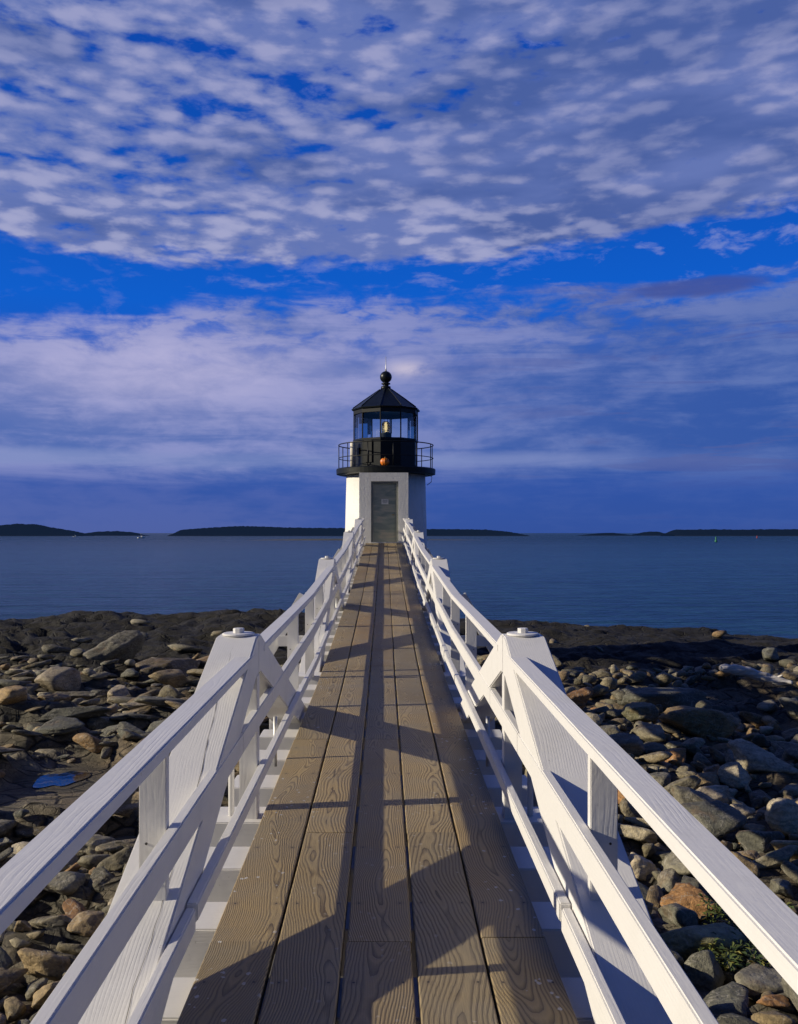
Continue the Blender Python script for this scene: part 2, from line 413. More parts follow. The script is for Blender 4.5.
def lathe(bm, prof, n=48, cx=0, cy=0, rot=0, cap=True):
    rings = []
    for r, z in prof:
        rings.append([bm.verts.new((cx + r*math.sin(rot + 2*PI*i/n), cy - r*math.cos(rot + 2*PI*i/n), z)) for i in range(n)])
    for a, b in zip(rings, rings[1:]):
        for i in range(n):
            j = (i + 1) % n; bm.faces.new((a[i], a[j], b[j], b[i]))
    if cap:
        bm.faces.new(list(reversed(rings[0]))); bm.faces.new(rings[-1])
def tube(bm, pts, r, n=8, closed=False):
    pts = [Vector(p) for p in pts]; rings = []
    N = len(pts)
    for i, p in enumerate(pts):
        a = pts[(i - 1) % N] if (closed or i > 0) else p; b = pts[(i + 1) % N] if (closed or i < N - 1) else p
        t = (b - a).normalized(); s = t.cross(Vector((0, 0, 1)) if abs(t.z) < .9 else Vector((1, 0, 0))).normalized(); u = s.cross(t)
        rr = r[i] if isinstance(r, (list, tuple)) else r
        rings.append([bm.verts.new(p + (s*math.cos(2*PI*k/n) + u*math.sin(2*PI*k/n))*rr) for k in range(n)])
    R = range(N) if closed else range(N - 1)
    for i in R:
        a, b = rings[i], rings[(i + 1) % N]
        for k in range(n):
            j = (k + 1) % n; bm.faces.new((a[k], a[j], b[j], b[k]))
    if not closed: bm.faces.new(list(reversed(rings[0]))); bm.faces.new(rings[-1])

# ------------------------------------------------------------------ footbridge
JY = [1.1, 8.5, 15.9, 23.3, 30.55]; JZ = [-1.51, -1.42, -1.12, -.68, -.34]
def dz(y):
    if y <= JY[0]: return JZ[0] + (y - JY[0]) * .012
    for a in range(4):
        if y <= JY[a+1]:
            return JZ[a] + (JZ[a+1] - JZ[a]) * (y - JY[a]) / (JY[a+1] - JY[a])
    return JZ[-1]
bridge = thing('footbridge', 'long white timber truss footbridge with plank deck leading to the lighthouse', 'footbridge', (0, 0, 0))
Y0, Y1 = -3.2, 30.5
# deck: five rows of 3.05 m planks, in one part
bm = bmesh.new(); uvl = bm.loops.layers.uv.new('board')
PW, GAP = .235, .0125
def add_plank(xc, ya, yb, ja, jb):
    segs = [ya] + [j for j in JY if ya + .01 < j < yb - .01] + [yb]
    n = max(2, int((yb - ya) / .6)); ys = sorted(set(segs + [ya + (yb - ya) * i / n for i in range(1, n)]))
    cross = [(-PW/2 + .005, 0), (PW/2 - .005, 0), (PW/2, -.005), (PW/2, -.045), (-PW/2, -.045), (-PW/2, -.005)]
    cup = random.uniform(-.0015, .0025); off = random.uniform(0, 60); uid = random.randint(0, 90); lift = random.uniform(-.002, .002)
    rings = []
    for k, y in enumerate(ys):
        dx = ja + (jb - ja) * k / (len(ys) - 1); z = dz(y) + lift
        rings.append([bm.verts.new((xc + dx + a, y, z + b)) for a, b in cross])
    fl = []
    for a, b in zip(rings, rings[1:]):
        for i in range(6):
            j = (i + 1) % 6; fl.append(bm.faces.new((a[i], a[j], b[j], b[i])))
    fl.append(bm.faces.new(list(reversed(rings[0])))); fl.append(bm.faces.new(rings[-1]))
    for f in fl:
        for lp in f.loops:
            q = lp.vert.co; lp[uvl].uv = (q.x - xc + .5 + uid, q.y + off + (q.z - dz(q.y)))
starts = [3.27, 4.55, 3.27, 4.55, 3.27]          # a plank joint of each row
starts = [3.27, 4.42, 3.27, 4.42, 3.30]
for r in range(5):
    xc = (r - 2) * (PW + GAP); y = starts[r]
    while y > Y0: y -= 3.05
    while y < Y1 - .05:
        a = max(y, Y0); b_ = min(y + 3.05, Y1)
        if b_ - a > .1: add_plank(xc, a + .0015, b_ - .0015, random.uniform(-.003, .003), random.uniform(-.003, .003))
        y += 3.05
bmesh.ops.recalc_face_normals(bm, faces=list(bm.faces))
deck = obj('deck', bm, M['deck'], bridge)
W = M['white']
# cross beams
y = -2.6; k = 0
while y < 30.2:
    z1 = dz(y) - .048
    w = .28 + random.uniform(-.015, .015)
    beam('cross_beam', (-.90, y, z1 - .10), (.90, y, z1 - .10), w, .20, W, bridge, .006, side=Vector((0, 1, 0)))
    y += .62
for a in range(4):
    for s in (-1, 1):
        ya, yb = JY[a], JY[a+1]
        if a == 0: ya = -2.7
        ze = dz(ya) if a else JZ[0]
        beam('stringer', (s*.76, ya + .01, dz(ya) - .36), (s*.76, yb - .01, JZ[a+1] - .36), .2, .22, W, bridge)
PK = [4.8, 12.2, 19.6, 27.0]
PK_ALL = [-2.6] + PK
H_T = .92; GI, GO = .65, .865; SL = .345; TV = .205
def zl(y, a):    # deck line of the span (straight through), a = span index
    return JZ[a] + (JZ[a+1] - JZ[a]) * (y - JY[a]) / (JY[a+1] - JY[a])
for i, yp in enumerate(PK):
    zp = dz(yp) + H_T
    slope = (JZ[i+1] - JZ[i]) / (JY[i+1] - JY[i])
    for s in (-1, 1):
        xa, xb = (s*GI, s*GO)
        x0, x1 = min(xa, xb), max(xa, xb)
        for d in (-1, 1):
            top0 = (yp + d*.07, zp); k_ = SL * (1 if True else 1)
            half = 3.42
            def zt(yy): return zp - SL * max(0, abs(yy - yp) - .07) + slope * (yy - yp)
            ye = yp + d * half; yn = yp + d * .0015
            ych = ye
            cr = [(yn, zp - TV - .0), (yn, zp), (yp + d*.07, zp + slope*d*.07), (ye, zt(ye)), (ye, zt(ye) - TV), (yp + d*.07, zp - TV - .0 )]
            b2 = bmesh.new()
            A = [b2.verts.new((x0, yy, zz)) for yy, zz in cr]; B = [b2.verts.new((x1, yy, zz)) for yy, zz in cr]
            n = len(cr); fs = [b2.faces.new(A), b2.faces.new(list(reversed(B)))]
            for q in range(n): fs.append(b2.faces.new((A[q], A[(q+1) % n], B[(q+1) % n], B[q])))
            bmesh.ops.recalc_face_normals(b2, faces=fs)
            bmesh.ops.bevel(b2, geom=list(b2.edges), offset=.006, segments=2, affect='EDGES', clamp_overlap=True)
            Lv = Vector((0, d, -SL)).normalized()
            board_uv(b2, list(b2.faces), Vector((x0, yp, zp)), Lv, Vector((1, 0, 0)), Vector((1, 0, 0)).cross(Lv))
            br = obj('truss_brace', b2, W, bridge)
            if s < 0 and (i == 0 or (i == 1 and d < 0)):      # drying check along the top face
                b3 = bmesh.new(); pr = random.Random(i*10 + s*3 + d); xx = s*(GI + .105); prev = None
                N = 46; last = None
                for q in range(N):
                    t = .12 + q/N * 2.6; yy = yp + d*t
                    xx += pr.uniform(-.006, .006) + (-.0012 * s)
                    wd = .0016 * math.sin(PI * (q + .5)/N) * (0.3 + pr.random())
                    zz = zt(yy) + .0015
                    cur = (b3.verts.new((xx - wd, yy, zz)), b3.verts.new((xx + wd, yy, zz)))
                    if last: b3.faces.new((last[0], last[1], cur[1], cur[0]) if d > 0 else (last[1], last[0], cur[0], cur[1]))
                    last = cur
                obj('crack', b3, M['dark'], br)
        # king post, rod, washer, nut
        beam('king_post', (s*(GI + .050), yp, zp - TV - .002), (s*(GI + .050), yp, dz(yp) - .255), .095, .09, W, bridge)
        b2 = bmesh.new(); tube(b2, [(s*(GI + .11 + .04), yp + .02, zp - TV - .03), (s*(GI + .15), yp + .02, dz(yp) - .25)], .016, 10)
        obj('tie_rod', b2, W, bridge, True)
        b2 = bmesh.new(); cxw = s*(GI + .108); lathe(b2, [(.082, zp + .001), (.086, zp + .004), (.086, zp + .010), (.080, zp + .0135)], 32, cxw, yp)
        wsh = obj('washer', b2, W, bridge, False)
        b2 = bmesh.new(); lathe(b2, [(.029, zp + .0137), (.030, zp + .034), (.027, zp + .038)], 8, cxw, yp, .3)
        obj('nut', b2, W, bridge)
        # short rods standing on the cross beams beside the deck
        b2 = bmesh.new(); yr = yp + 1.0; tube(b2, [(s*.685, yr, dz(yr) - .05), (s*.685, yr, dz(yr) + .27)], .0125, 10)
        obj('stub_rod', b2, M['steel'], bridge, True)
def rail_run(name, pts, x0, x1, h, s, top):
    """pts: list of (y, z top)"""
    for (ya, za), (yb, zb) in zip(pts, pts[1:]):
        a, b = (x0*s, x1*s) if s > 0 else (x1*s, x0*s)
        P = [(a, ya, za - h), (b, ya, za - h), (b, ya, za), (a, ya, za), (a, yb, zb - h), (b, yb, zb - h), (b, yb, zb), (a, yb, zb)]
        hexa(name, P, (0, yb - ya, zb - za), W, bridge, .005)
RT = .846
for s in (-1, 1):
    # top rail: butts on the inner part of the braces near each peak
    br_pts = [-2.8] + [JY[0]] + []
    for i, yp in enumerate(PK):
        slope = (JZ[i+1] - JZ[i]) / (JY[i+1] - JY[i])
        reach = (H_T - RT) / SL + .07
        ya = (PK[i-1] + reach - .09) if i else -2.9
        yb = yp - reach + .13
        pts = [(ya, dz(ya) + RT)] + ([(JY[i], JZ[i] + RT)]) + [(yb, dz(yb) + RT)]
        rail_run('handrail', pts, GI - .003, GI + .086, .045, s, True)
    ya = PK[-1] + reach - .09
    rail_run('handrail', [(ya, dz(ya) + RT), (30.5, dz(30.5) + RT)], GI - .003, GI + .086, .045, s, True)
    # mid rail: between braces, cut flush 2 mm proud
    for i, yp in enumerate(PK):
        ya = (PK[i-1] if i else -2.9); yb = yp
        pts = [(ya + (.55 if i else 0), 0)] + [(JY[i], 0)] + [(yb - .55, 0)]
        pts = [(p, dz(p) + .53) for p, _ in pts]
        rail_run('mid_rail', pts, GI - .0035, GI + .036, .102, s, False)
        # short piece under the peak
        pts = [(yp - .548, dz(yp - .548) + .53), (yp + .548, dz(yp + .548) + .53)]
        rail_run('mid_rail', pts, GI - .0035, GI + .036, .102, s, False)
        # bottom rail on the inner face
    rail_run('mid_rail', [(PK[-1] + .55, dz(PK[-1] + .55) + .53), (30.5, dz(30.5) + .53)], GI - .0035, GI + .036, .102, s, False)
    cuts = [-2.9, 3.02, 8.5, 13.0, 15.9, 20.2, 23.3, 27.4, 30.5]
    for q, (a, b_) in enumerate(zip(cuts, cuts[1:])):
        dzz = -.012 if q == 0 else 0
        ins = GI - .0425 + (.005 if q == 0 else 0)
        rail_run('bottom_rail', [(a + .002, dz(a) + .243 + dzz), (b_ - .002, dz(b_) + .243 + dzz)], ins, GI - .0035, .064 + (.016 if q == 0 else 0), s, False)
    # rail posts
    posts = [-.2, -1.9]
    for i, yp in enumerate(PK): posts.append(yp - 1.86)
    for i, yp in enumerate(PK[:-1]): posts += [yp + 2.6, yp + 4.25]
    posts += [29.3, 30.4]
    for yy in posts:
        zbot = dz(yy) - .05
        for yp in PK:
            if abs(yy - yp) < 3.2:
                sl = .0
                i = PK.index(yp); slope = (JZ[i+1] - JZ[i]) / (JY[i+1] - JY[i])
                zbot = max(zbot, dz(yp) + H_T - SL*(abs(yy - yp) - .07) + slope*(yy - yp) - .01)
        pst_ = beam('rail_post', (s*(GI + .0825), yy, zbot), (s*(GI + .0825), yy, dz(yy) + RT - .0455), .089, .042, W, bridge, .003)
        if yy > 0 and yy < 12:
            for ox, oz in ((-.024, .05), (.022, .055), (-.02, .44), (.02, .43)):
                zz_ = zbot + oz if oz < .2 else dz(yy) + .48
                bm = bmesh.new(); ret = bmesh.ops.create_cone(bm, cap_ends=True, segments=10, radius1=.0042, radius2=.0042, depth=.004, matrix=Matrix.Translation((s*(GI + .0825) + ox, yy - .0215, zz_)) @ Matrix.Rotation(PI/2, 4, 'X'))
                obj('nail_head', bm, M['dark'], pst_)
    # outrigger braces at the span joints, on a longer cross beam
    for jy in JY[1:-1]:
        zj = dz(jy)
        beam('outrigger_brace', (s*.765, jy + .22, zj + .82), (s*1.28, jy + .22, zj - .06), .045, .09, W, bridge, side=Vector((0, 1, 0)))
        beam('outrigger_beam', (s*.905, jy + .22, zj - .115), (s*1.42, jy + .22, zj - .115), .09, .14, W, bridge, side=Vector((0, 1, 0)))
        beam('outrigger_tie', (s*.735, jy + .17, zj + .38), (s*1.01, jy + .17, zj + .38), .04, .10, W, bridge, side=Vector((0, 1, 0)))

# ------------------------------------------------------------------ shore: one terrain sheet
def fbm(x, y, o, f, seed=0.0):
    return noise.fractal((x*f + seed, y*f + seed*1.7, seed), 1.0, 2.0, o)
def cell(x, y, sx, sy, seed):
    d, pts = noise.voronoi((x/sx + seed, y/sy, seed*.37), distance_metric='DISTANCE', exponent=2.5)
    p = pts[0]; h = noise.cell((p.x*13.1, p.y*17.3, 1.7)); h2 = noise.cell((p.x*7.7, p.y*5.3, 4.1)); h3 = noise.cell((p.x*3.7, p.y*9.3, 9.1))
    lx = x/sx + seed - p.x; ly = y/sy - p.y
    crack = smooth((d[1] - d[0]) / .34)
    return h, (lx*(h2 - .35) + ly*(h3 - .5))*1.3, crack
def smooth(t): t = max(0, min(1, t)); return t*t*(3 - 2*t)
def base_z(x, y):
    a = x / max(y, 5.0)
    crest = np.interp(a, [-.8, -.43, -.38, -.30, -.16, 0, .13, .28, .46, .8], [-4.1, -4.15, -4.05, -3.75, -3.72, -4.0, -4.2, -4.42, -4.82, -5.0])
    z = np.interp(y, [-10, 4, 12, 24, 34, 41], [-3.9, -4.05, -4.2, -4.35, -4.45, crest])
    edge = 45 + 3.0*fbm(x, 0, 3, .09, 5.1) + .8*fbm(x, 0, 2, .5, 2.1)
    if y > edge - 3: z -= smooth((y - edge + 3)/9.0) * 4.2
    z -= smooth((abs(x) - 55)/25.0) * 3.5
    z -= smooth((-y - 14)/10.0) * -3
    return z
def ground(x, y, fine=True):
    z = base_z(x, y)
    z += .30*fbm(x, y, 3, .16, 3.0)
    amp = .62 + .25*smooth((y - 12)/6) - .45*smooth((y - 27)/9)
    if x > 1: amp *= .6
    wx = .8*fbm(x, y, 3, .5, 21.0); wy = .5*fbm(x, y, 3, .6, 31.0)
    h, t, c = cell(x + y*.35 + wx, y - x*.12 + wy, 3.1, 1.35, 2.3)
    z += amp*c*((h - .25)*.46 + t*.55)
    h, t, c = cell(x + y*.2 + wx*.6, y - x*.25 + wy*.5, 1.15, .5, 7.9)
    z += amp*c*((h - .25)*.22 + t*.30)
    if fine:
        z += (.05 + .09*amp)*fbm(x*.6, y*1.4, 6, 1.5, 9.0) + .16*smooth((y - 26)/6)*fbm(x*.4, y, 6, 1.1, 19.0)
    # hollow for the tide pool
    q = ((x + 5.9)/.75)**2 + ((y - 16.1)/1.25)**2
    if q < 3: z += (-4.55 - z) * smooth((3 - q)/1.8)
    return z
def terrain():
    NA, NR = 620, 560
    ang = np.concatenate([np.linspace(-PI*.5, -.56, 50, endpoint=False), np.linspace(-.56, .56, NA - 100, endpoint=False), np.linspace(.56, PI*.5, 50)])
    rad = np.concatenate([np.linspace(.4, 5.5, 30, endpoint=False), 5.5*(62/5.5)**np.linspace(0, 1, NR - 50, endpoint=False), np.linspace(62, 95, 20)])
    co = np.zeros((NR*NA, 3))
    k = 0
    for r in rad:
        for a in ang:
            x = r*math.sin(a); y = r*math.cos(a) - 1.2
            co[k] = (x, y, ground(x, y)); k += 1
    idx = np.arange(NR*NA).reshape(NR, NA)
    f = np.stack([idx[:-1, :-1], idx[:-1, 1:], idx[1:, 1:], idx[1:, :-1]], -1).reshape(-1, 4)[:, ::-1]
    return co, f
def np_mesh(name, co, faces, mat, smooth_=True, parent=None):
    me = bpy.data.meshes.new(name)
    n = faces.shape[1]
    me.vertices.add(len(co)); me.vertices.foreach_set('co', np.ascontiguousarray(co, dtype=np.float32).ravel())
    me.loops.add(faces.size); me.loops.foreach_set('vertex_index', np.ascontiguousarray(faces, dtype=np.int32).ravel())
    me.polygons.add(len(faces)); me.polygons.foreach_set('loop_start', np.arange(0, faces.size, n, dtype=np.int32))
    me.polygons.foreach_set('loop_total', np.full(len(faces), n, dtype=np.int32))
    me.update(calc_edges=True); me.validate()
    me.polygons.foreach_set('use_smooth', np.full(len(me.polygons), smooth_))
    me.materials.append(mat)
    o = bpy.data.objects.new(name, me); link(o, parent); return o
co, f = terrain()
tr = np_mesh('rocky_ground', co, f, M['ground']); tag(tr, 'dark bedrock ledges sloping down to the sea', kind='structure')

# sea, to the horizon
ys = [-60] + [20 * 1.35**k for k in range(0, 25)]
bm = bmesh.new(); ring = []
R = 30000
vs = [bm.verts.new(p) for p in ((-R, -200, SEA), (R, -200, SEA), (R, R*1.6, SEA), (-R, R*1.6, SEA))]; bm.faces.new(vs)
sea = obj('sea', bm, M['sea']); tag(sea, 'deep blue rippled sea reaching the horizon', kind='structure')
# behind the photographer: the land the bridge starts from
bm = bmesh.new()
nn = 40
gv = [[bm.verts.new((-70 + 140*i/nn, -1.19 - 60*(j/nn)**1.5, base_z(-70 + 140*i/nn, -1.2) + (.0 if j == 0 else 2.2*smooth(j/14)) + (0 if j == 0 else .25*fbm(i, j, 3, .7)))) for i in range(nn + 1)] for j in range(nn + 1)]
for j in range(nn):
    for i in range(nn): bm.faces.new((gv[j][i], gv[j+1][i], gv[j+1][i+1], gv[j][i+1]))
o = obj('headland', bm, M['ground'], None, True); tag(o, 'rising rocky headland behind the viewpoint', kind='structure')

# tide pool
bm = bmesh.new(); c0 = bm.verts.new((-5.95, 16.6, -4.535)); rr = []
for k in range(36):
    a = 2*PI*k/36; q = 1 + .25*math.sin(2*a + 1) + .12*math.sin(5*a)
    rr.append(bm.verts.new((-5.95 + .36*q*math.cos(a), 16.6 + .62*q*math.sin(a), -4.535)))
for k in range(36): bm.faces.new((c0, rr[k], rr[(k+1) % 36]))
o = obj('tide_pool', bm, M['pool']); tag(o, 'small blue tide pool among the flat ledges', kind='structure')

# ------------------------------------------------------------------ stones
def ico(sub):
    b = bmesh.new(); bmesh.ops.create_icosphere(b, subdivisions=sub, radius=1)
    co = np.array([v.co[:] for v in b.verts]); f = np.array([[v.index for v in q.verts] for q in b.faces]); b.free(); return co, f
ICO = {s: ico(s) for s in (2, 3, 4, 5)}
def stone_shape(seed, sub, rounded=.5):
    """sphere cut back by random planes: a facetted stone with worn edges"""
    r = np.random.default_rng(seed); co, f = ICO[sub]; d = co / np.linalg.norm(co, axis=1)[:, None]
    n = r.integers(9, 15); pl = r.normal(size=(n, 3)); pl /= np.linalg.norm(pl, axis=1)[:, None]
    off = r.uniform(.45, .78, n)
    pl = np.vstack([pl, [[0, 0, 1], [0, 0, -1]]]); off = np.append(off, [r.uniform(.55, .8), .6])
    t = d @ pl.T; rad = np.where(t > .05, off / np.maximum(t, .05), 9.0)
    k = 12 + 55*(1 - rounded)
    R = -np.log(np.exp(-k*rad).sum(1) + np.exp(-k*1.05)) / k
    s = r.uniform(0, 100)
    nz = np.array([noise.fractal((v[0]*1.6 + s, v[1]*1.6, v[2]*1.6), 1.0, 2.0, 3) + .35*noise.fractal((v[0]*6 + s, v[1]*6, v[2]*6), .8, 2.0, 3) for v in d])
    R = R * (1 + (.05 + .06*(1 - rounded)) * nz)
    out = d * R[:, None]
    return out / np.abs(out).max(), f
PROTO = []
for q in range(16):
    rd = (.45, .0, .2, -.4)[q % 4]
    PROTO.append((stone_shape(100 + q, 4, rd), rd))
PROTO_LO = [stone_shape(100 + q, 3, (.45, .0, .2, -.4)[q % 4]) for q in range(16)]
PROTO_XLO = [stone_shape(100 + q, 2, (.45, .0, .2, -.4)[q % 4]) for q in range(16)]
meshes = []
for q, ((c, f), rd) in enumerate(PROTO):
    oo = np_mesh('stone', c, f, M['rock']); meshes.append(oo.data); bpy.data.objects.remove(oo)

placed = []; grid = {}
def free(x, y, r, slack=.80):
    g = 1.4
    ci, cj = int(math.floor(x/g)), int(math.floor(y/g))
    for i in range(ci - 1, ci + 2):
        for j in range(cj - 1, cj + 2):
            for (a, b_, c_) in grid.get((i, j), ()):
                if (a - x)**2 + (b_ - y)**2 < ((c_ + r)*slack)**2: return False
    return True
def put(x, y, r):
    g = 1.4; grid.setdefault((int(math.floor(x/g)), int(math.floor(y/g))), []).append((x, y, r))
def field(x, y):
    """how thickly loose stones lie here, 0..1"""
    a = x / max(y, 3)
    n = fbm(x, y, 2, .18, 11)
    if x < -.6:
        v = 1.0 if y < 11.2 + n*2 else (.8 if y < 24 + 3*n else .35)
        if 13.6 < y < 17.7 and -7.0 < x < -4.7: v = 0.0
        if y > 30: v = .02
    elif x > .6:
        v = 1.0 if y < 24 + 5*n else (.45 if y < 30 + 4*n else .02)
    else: v = .8
    return v if y < 41 else 0
stones = []     # x, y, r, kind
def hero(px, py, wpx, zr, proto, rot, asp, label, tilt=(0, 0), sink=.25):
    """boulder whose middle is seen at pixel (px,py): stands where that line of sight meets the shore"""
    y = 8.0
    for _ in range(400):
        xx = (px - 384.5)/900*y + .02; zz = -(py - 533)/900*y
        if zz < base_z(xx, y) + .15: break
        y += .1
    r = wpx/900*y/2
    put(xx, y, r*.9); stones.append((xx, y, r, proto, rot, asp, label, tilt, zr, sink))
hero(58, 684, 74, 0, 0, .2, (1.0, .85, .55), 'large smooth pale boulder lying on dark ledges at left')
hero(112, 656, 66, 0, 3, .5, (1.05, .6, .75), 'big tilted slab-like boulder with a pointed top left of the walkway', (.1, -.45))
hero(172, 668, 84, 0, 7, .9, (1.25, .8, .45), 'broad low dark brown boulder beside the tilted slab boulder', (0, .12), .35)
hero(10, 716, 52, 0, 4, 1.4, (.9, .9, .72), 'round tan boulder at the left edge of the photo')
hero(60, 870, 50, 0, 8, .4, (1.0, .8, .7), 'grey rounded boulder above the cobbles at lower left')
hero(770, 655, 30, 0, 2, .8, (1, .8, .6), 'dark stone just behind the driftwood log')
hero(664, 700, 80, 0, 5, .2, (1.2, .9, .5), 'wide low boulder in the dark belt of rocks at right')
hero(706, 728, 100, 0, 11, .6, (1.2, .8, .55), 'wide tan topped boulder in the middle of the right-hand rocks')
hero(638, 724, 44, 0, 1, 2.2, (1, .9, .75), 'grey-green rounded boulder right of the near truss peak')
hero(762, 838, 58, 0, 15, .5, (1.0, .85, .72), 'dark blocky flat-topped boulder among the cobbles at right')
hero(738, 808, 34, 0, 9, 2.9, (1, .8, .8), 'pale pointed stone left of the blocky boulder')
hero(712, 798, 40, 0, 6, .3, (1.15, .75, .65), 'orange-tan oval stone between the pale stones')
hero(690, 944, 90, 0, 10, .1, (1.2, .85, .62), 'mottled flat boulder beside the green plants')
hero(770, 1000, 86, 0, 12, .8, (1.0, .9, .7), 'speckled grey boulder in the lower right corner')
hero(640, 850, 42, 0, 13, 1.8, (1, .9, .8), 'pale rounded stone next to the near right rail post')
hero(672, 866, 40, 0, 14, .6, (1.1, .8, .7), 'round grey stone right of the near rail post')
hero(655, 780, 40, 0, 1, 1.1, (1, .8, .8), 'angular blue-grey stone beside the top rail')
hero(120, 690, 44, 0, 15, 2.0, (1.4, .8, .5), 'flat light slab on the ledge behind the left rail')
hero(86, 789, 36, 0, 9, .4, (1.4, .8, .5), 'low tan boulder on the near side of the tide pool')
gx = (755 - 384.5)/900; yD = 18.0
while yD < 30 and -(670 - 533)/900*yD > base_z(gx*yD, yD) + .62: yD += .1
xD = gx*yD; zD = -(670 - 533)/900*yD
for k in range(9):
    for q_ in (0, -.5, -1.0, -1.5, -2.0): put(xD - 1.4 + .35*k + q_*gx, yD + q_, .3)
for (rmin, rmax, tries, dens) in ((.36, .52, 1500, .22), (.22, .34, 9000, .75), (.13, .22, 30000, 1.0), (.075, .13, 46000, 1.0)):
    for _ in range(tries):
        y = 4.5 + 37*random.random()**1.25
        if rmax <= .27 and y > 30: continue
        if rmax <= .15 and y > 19: continue
        x = random.uniform(-1, 1)*(.47*y + 1.6)
        if random.random() > field(x, y)*dens: continue
        r = random.uniform(rmin, rmax)
        if y < 11: r = min(r, random.uniform(.2, .34))
        if x < -.6 and y < 12: r = min(r, random.uniform(.12, .27))
        if free(x, y, r):
            put(x, y, r); slab = x < -.6 and y > 11.5 and random.random() < .75
            if slab: stones.append((x, y, r*1.25, random.choice((3, 7, 11, 15, 1, 5)), random.gauss(.4, .5), (random.uniform(1.2, 1.7), random.uniform(.7, 1.05), random.uniform(.28, .5)), None, (random.uniform(-.3, .3), random.uniform(-.35, .25)), 0, random.uniform(.1, .35)))
            else: stones.append((x, y, r, random.randrange(16), random.uniform(0, 6.28), (random.uniform(1.05, 1.5), random.uniform(.75, 1.05), random.uniform(.5, .85)), None, (random.uniform(-.5, .5), random.uniform(-.5, .5)), 0, random.uniform(-.05, .25)))
def seen(x, y, z):
    px = 384.5 + x/y*900; py = 533 - z/y*900
    if not (-15 < px < 813 and py < 1045): return False
    hw = abs(x)*900/y
    if abs(x) < 1.15: return False
    # hidden behind the railing and the deck
    return True
stones2 = []
for s_ in stones:
    x, y, r = s_[:3]; stones2.append((s_, r*900/y if seen(x, y, -4.2) else 0))
stones2.sort(key=lambda t: (t[0][6] is None, -t[1]))
def xform(s_):
    x, y, r, p, rot, asp, label, tilt, zr, sink = s_
    # cap tilt so that long stones lie down
    m = Matrix.Rotation(rot, 4, 'Z') @ Matrix.Rotation(tilt[0], 4, 'X') @ Matrix.Rotation(tilt[1], 4, 'Y') @ Matrix.Diagonal((r*asp[0], r*asp[1], r*asp[2], 1))
    zb = min(ground(x, y, False), base_z(x, y) + .35)
    return Matrix.Translation((x, y, zb + r*asp[2]*(.72 - sink))) @ m
LAB = {('l', 'n'): ('loose weathered cobble in the stone bank left of the walkway', 'cobbles left of the walkway'),
       ('l', 'f'): ('loose weathered boulder lying on the ledges left of the walkway', 'boulders on the left ledges'),
       ('r', 'n'): ('loose weathered stone in the near rock field right of the walkway', 'stones in the near right rock field'),
       ('r', 'f'): ('loose weathered boulder in the far rock field right of the walkway', 'boulders in the far right rock field')}
STONES = [(.12, .12, .115), (.19, .185, .165), (.32, .25, .16), (.15, .155, .145), (.23, .21, .17), (.34, .19, .09), (.17, .165, .14), (.27, .25, .20), (.11, .115, .11), (.21, .18, .13), (.42, .385, .33), (.17, .17, .165), (.36, .29, .19), (.2, .2, .18), (.26, .2, .13)]
acc = []; accf = []; nv = 0; cnt = 0
for s_, sz in stones2:
    if cnt < 290 and (s_[6] or sz > 0):
        o = bpy.data.objects.new('boulder' if s_[2] > .3 else 'cobble', meshes[s_[3]]); link(o)
        o.matrix_world = xform(s_)
        lbl = s_[6] or ''
        if 'pale' in lbl or 'light' in lbl: cc = (.50, .44, .37)
        elif 'tan' in lbl: cc = (.36, .26, .14)
        elif 'brown' in lbl: cc = (.15, .115, .07)
        elif 'dark' in lbl: cc = (.12, .125, .115)
        elif 'green' in lbl: cc = (.22, .22, .15)
        elif lbl: cc = (.22, .215, .20)
        else: cc = random.choice(STONES)
        v_ = random.uniform(.6, 1.25) * (.85 if s_[0] < 0 and s_[1] > 13 else 1.05); o.color = (cc[0]*v_*1.05, cc[1]*v_, cc[2]*v_*.84, 1)
        if s_[6]: tag(o, s_[6], 'boulder'); o.name = 'boulder'
        else:
            lb, gp = LAB[('l' if s_[0] < 0 else 'r', 'n' if s_[1] < 13 else 'f')]
            tag(o, lb, 'rock', gp)
        cnt += 1
    else:
        c, f = (PROTO_LO if s_[1] < 22 and s_[2] > .11 else PROTO_XLO)[s_[3]]
        m = np.array(xform(s_)); acc.append(c @ m[:3, :3].T + m[:3, 3]); accf.append(f + nv); nv += len(c)
rub = np_mesh('shore_rubble', np.vstack(acc), np.vstack(accf), M['rubble'])
tag(rub, 'countless small stones and rubble filling the gaps between the boulders', 'rubble', kind='stuff')

# ------------------------------------------------------------------ driftwood log
bm = bmesh.new(); P = []; Rr = []
for k in range(15):
    t = k/14; P.append((-.95 + 1.95*t, .2*math.sin(t*3.0) - .1, .05*math.sin(t*5 + .5) - t*.34)); Rr.append(.10*(1 - .3*t) + .05*math.sin(PI*t) + .014*math.sin(k*2.3))
Rr[0] = .085; Rr[-1] = .06
tube(bm, P, Rr, 14)
tube(bm, [P[11], (P[11][0] + .12, P[11][1] - .05, P[11][2] + .1), (P[11][0] + .16, P[11][1] - .1, P[11][2] + .15)], [.06, .035, .02], 8)
bmesh.ops.subdivide_edges(bm, edges=list(bm.edges), cuts=2, use_grid_fill=True)
for v in bm.verts:
    q_ = v.co; v.co = q_ + Vector((0, .035*noise.noise((q_.x*1.5, q_.y*16, q_.z*16)), .035*noise.noise((q_.x*1.5 + 9, q_.y*16, q_.z*16))))
o = obj('driftwood_log', bm, M['drift'], None, True, loc=(xD, yD, max(zD, ground(xD, yD) + .2, ground(xD - .8, yD) + .15) + .04)); tag(o, 'bleached white driftwood log lying across dark rocks at right', 'driftwood')

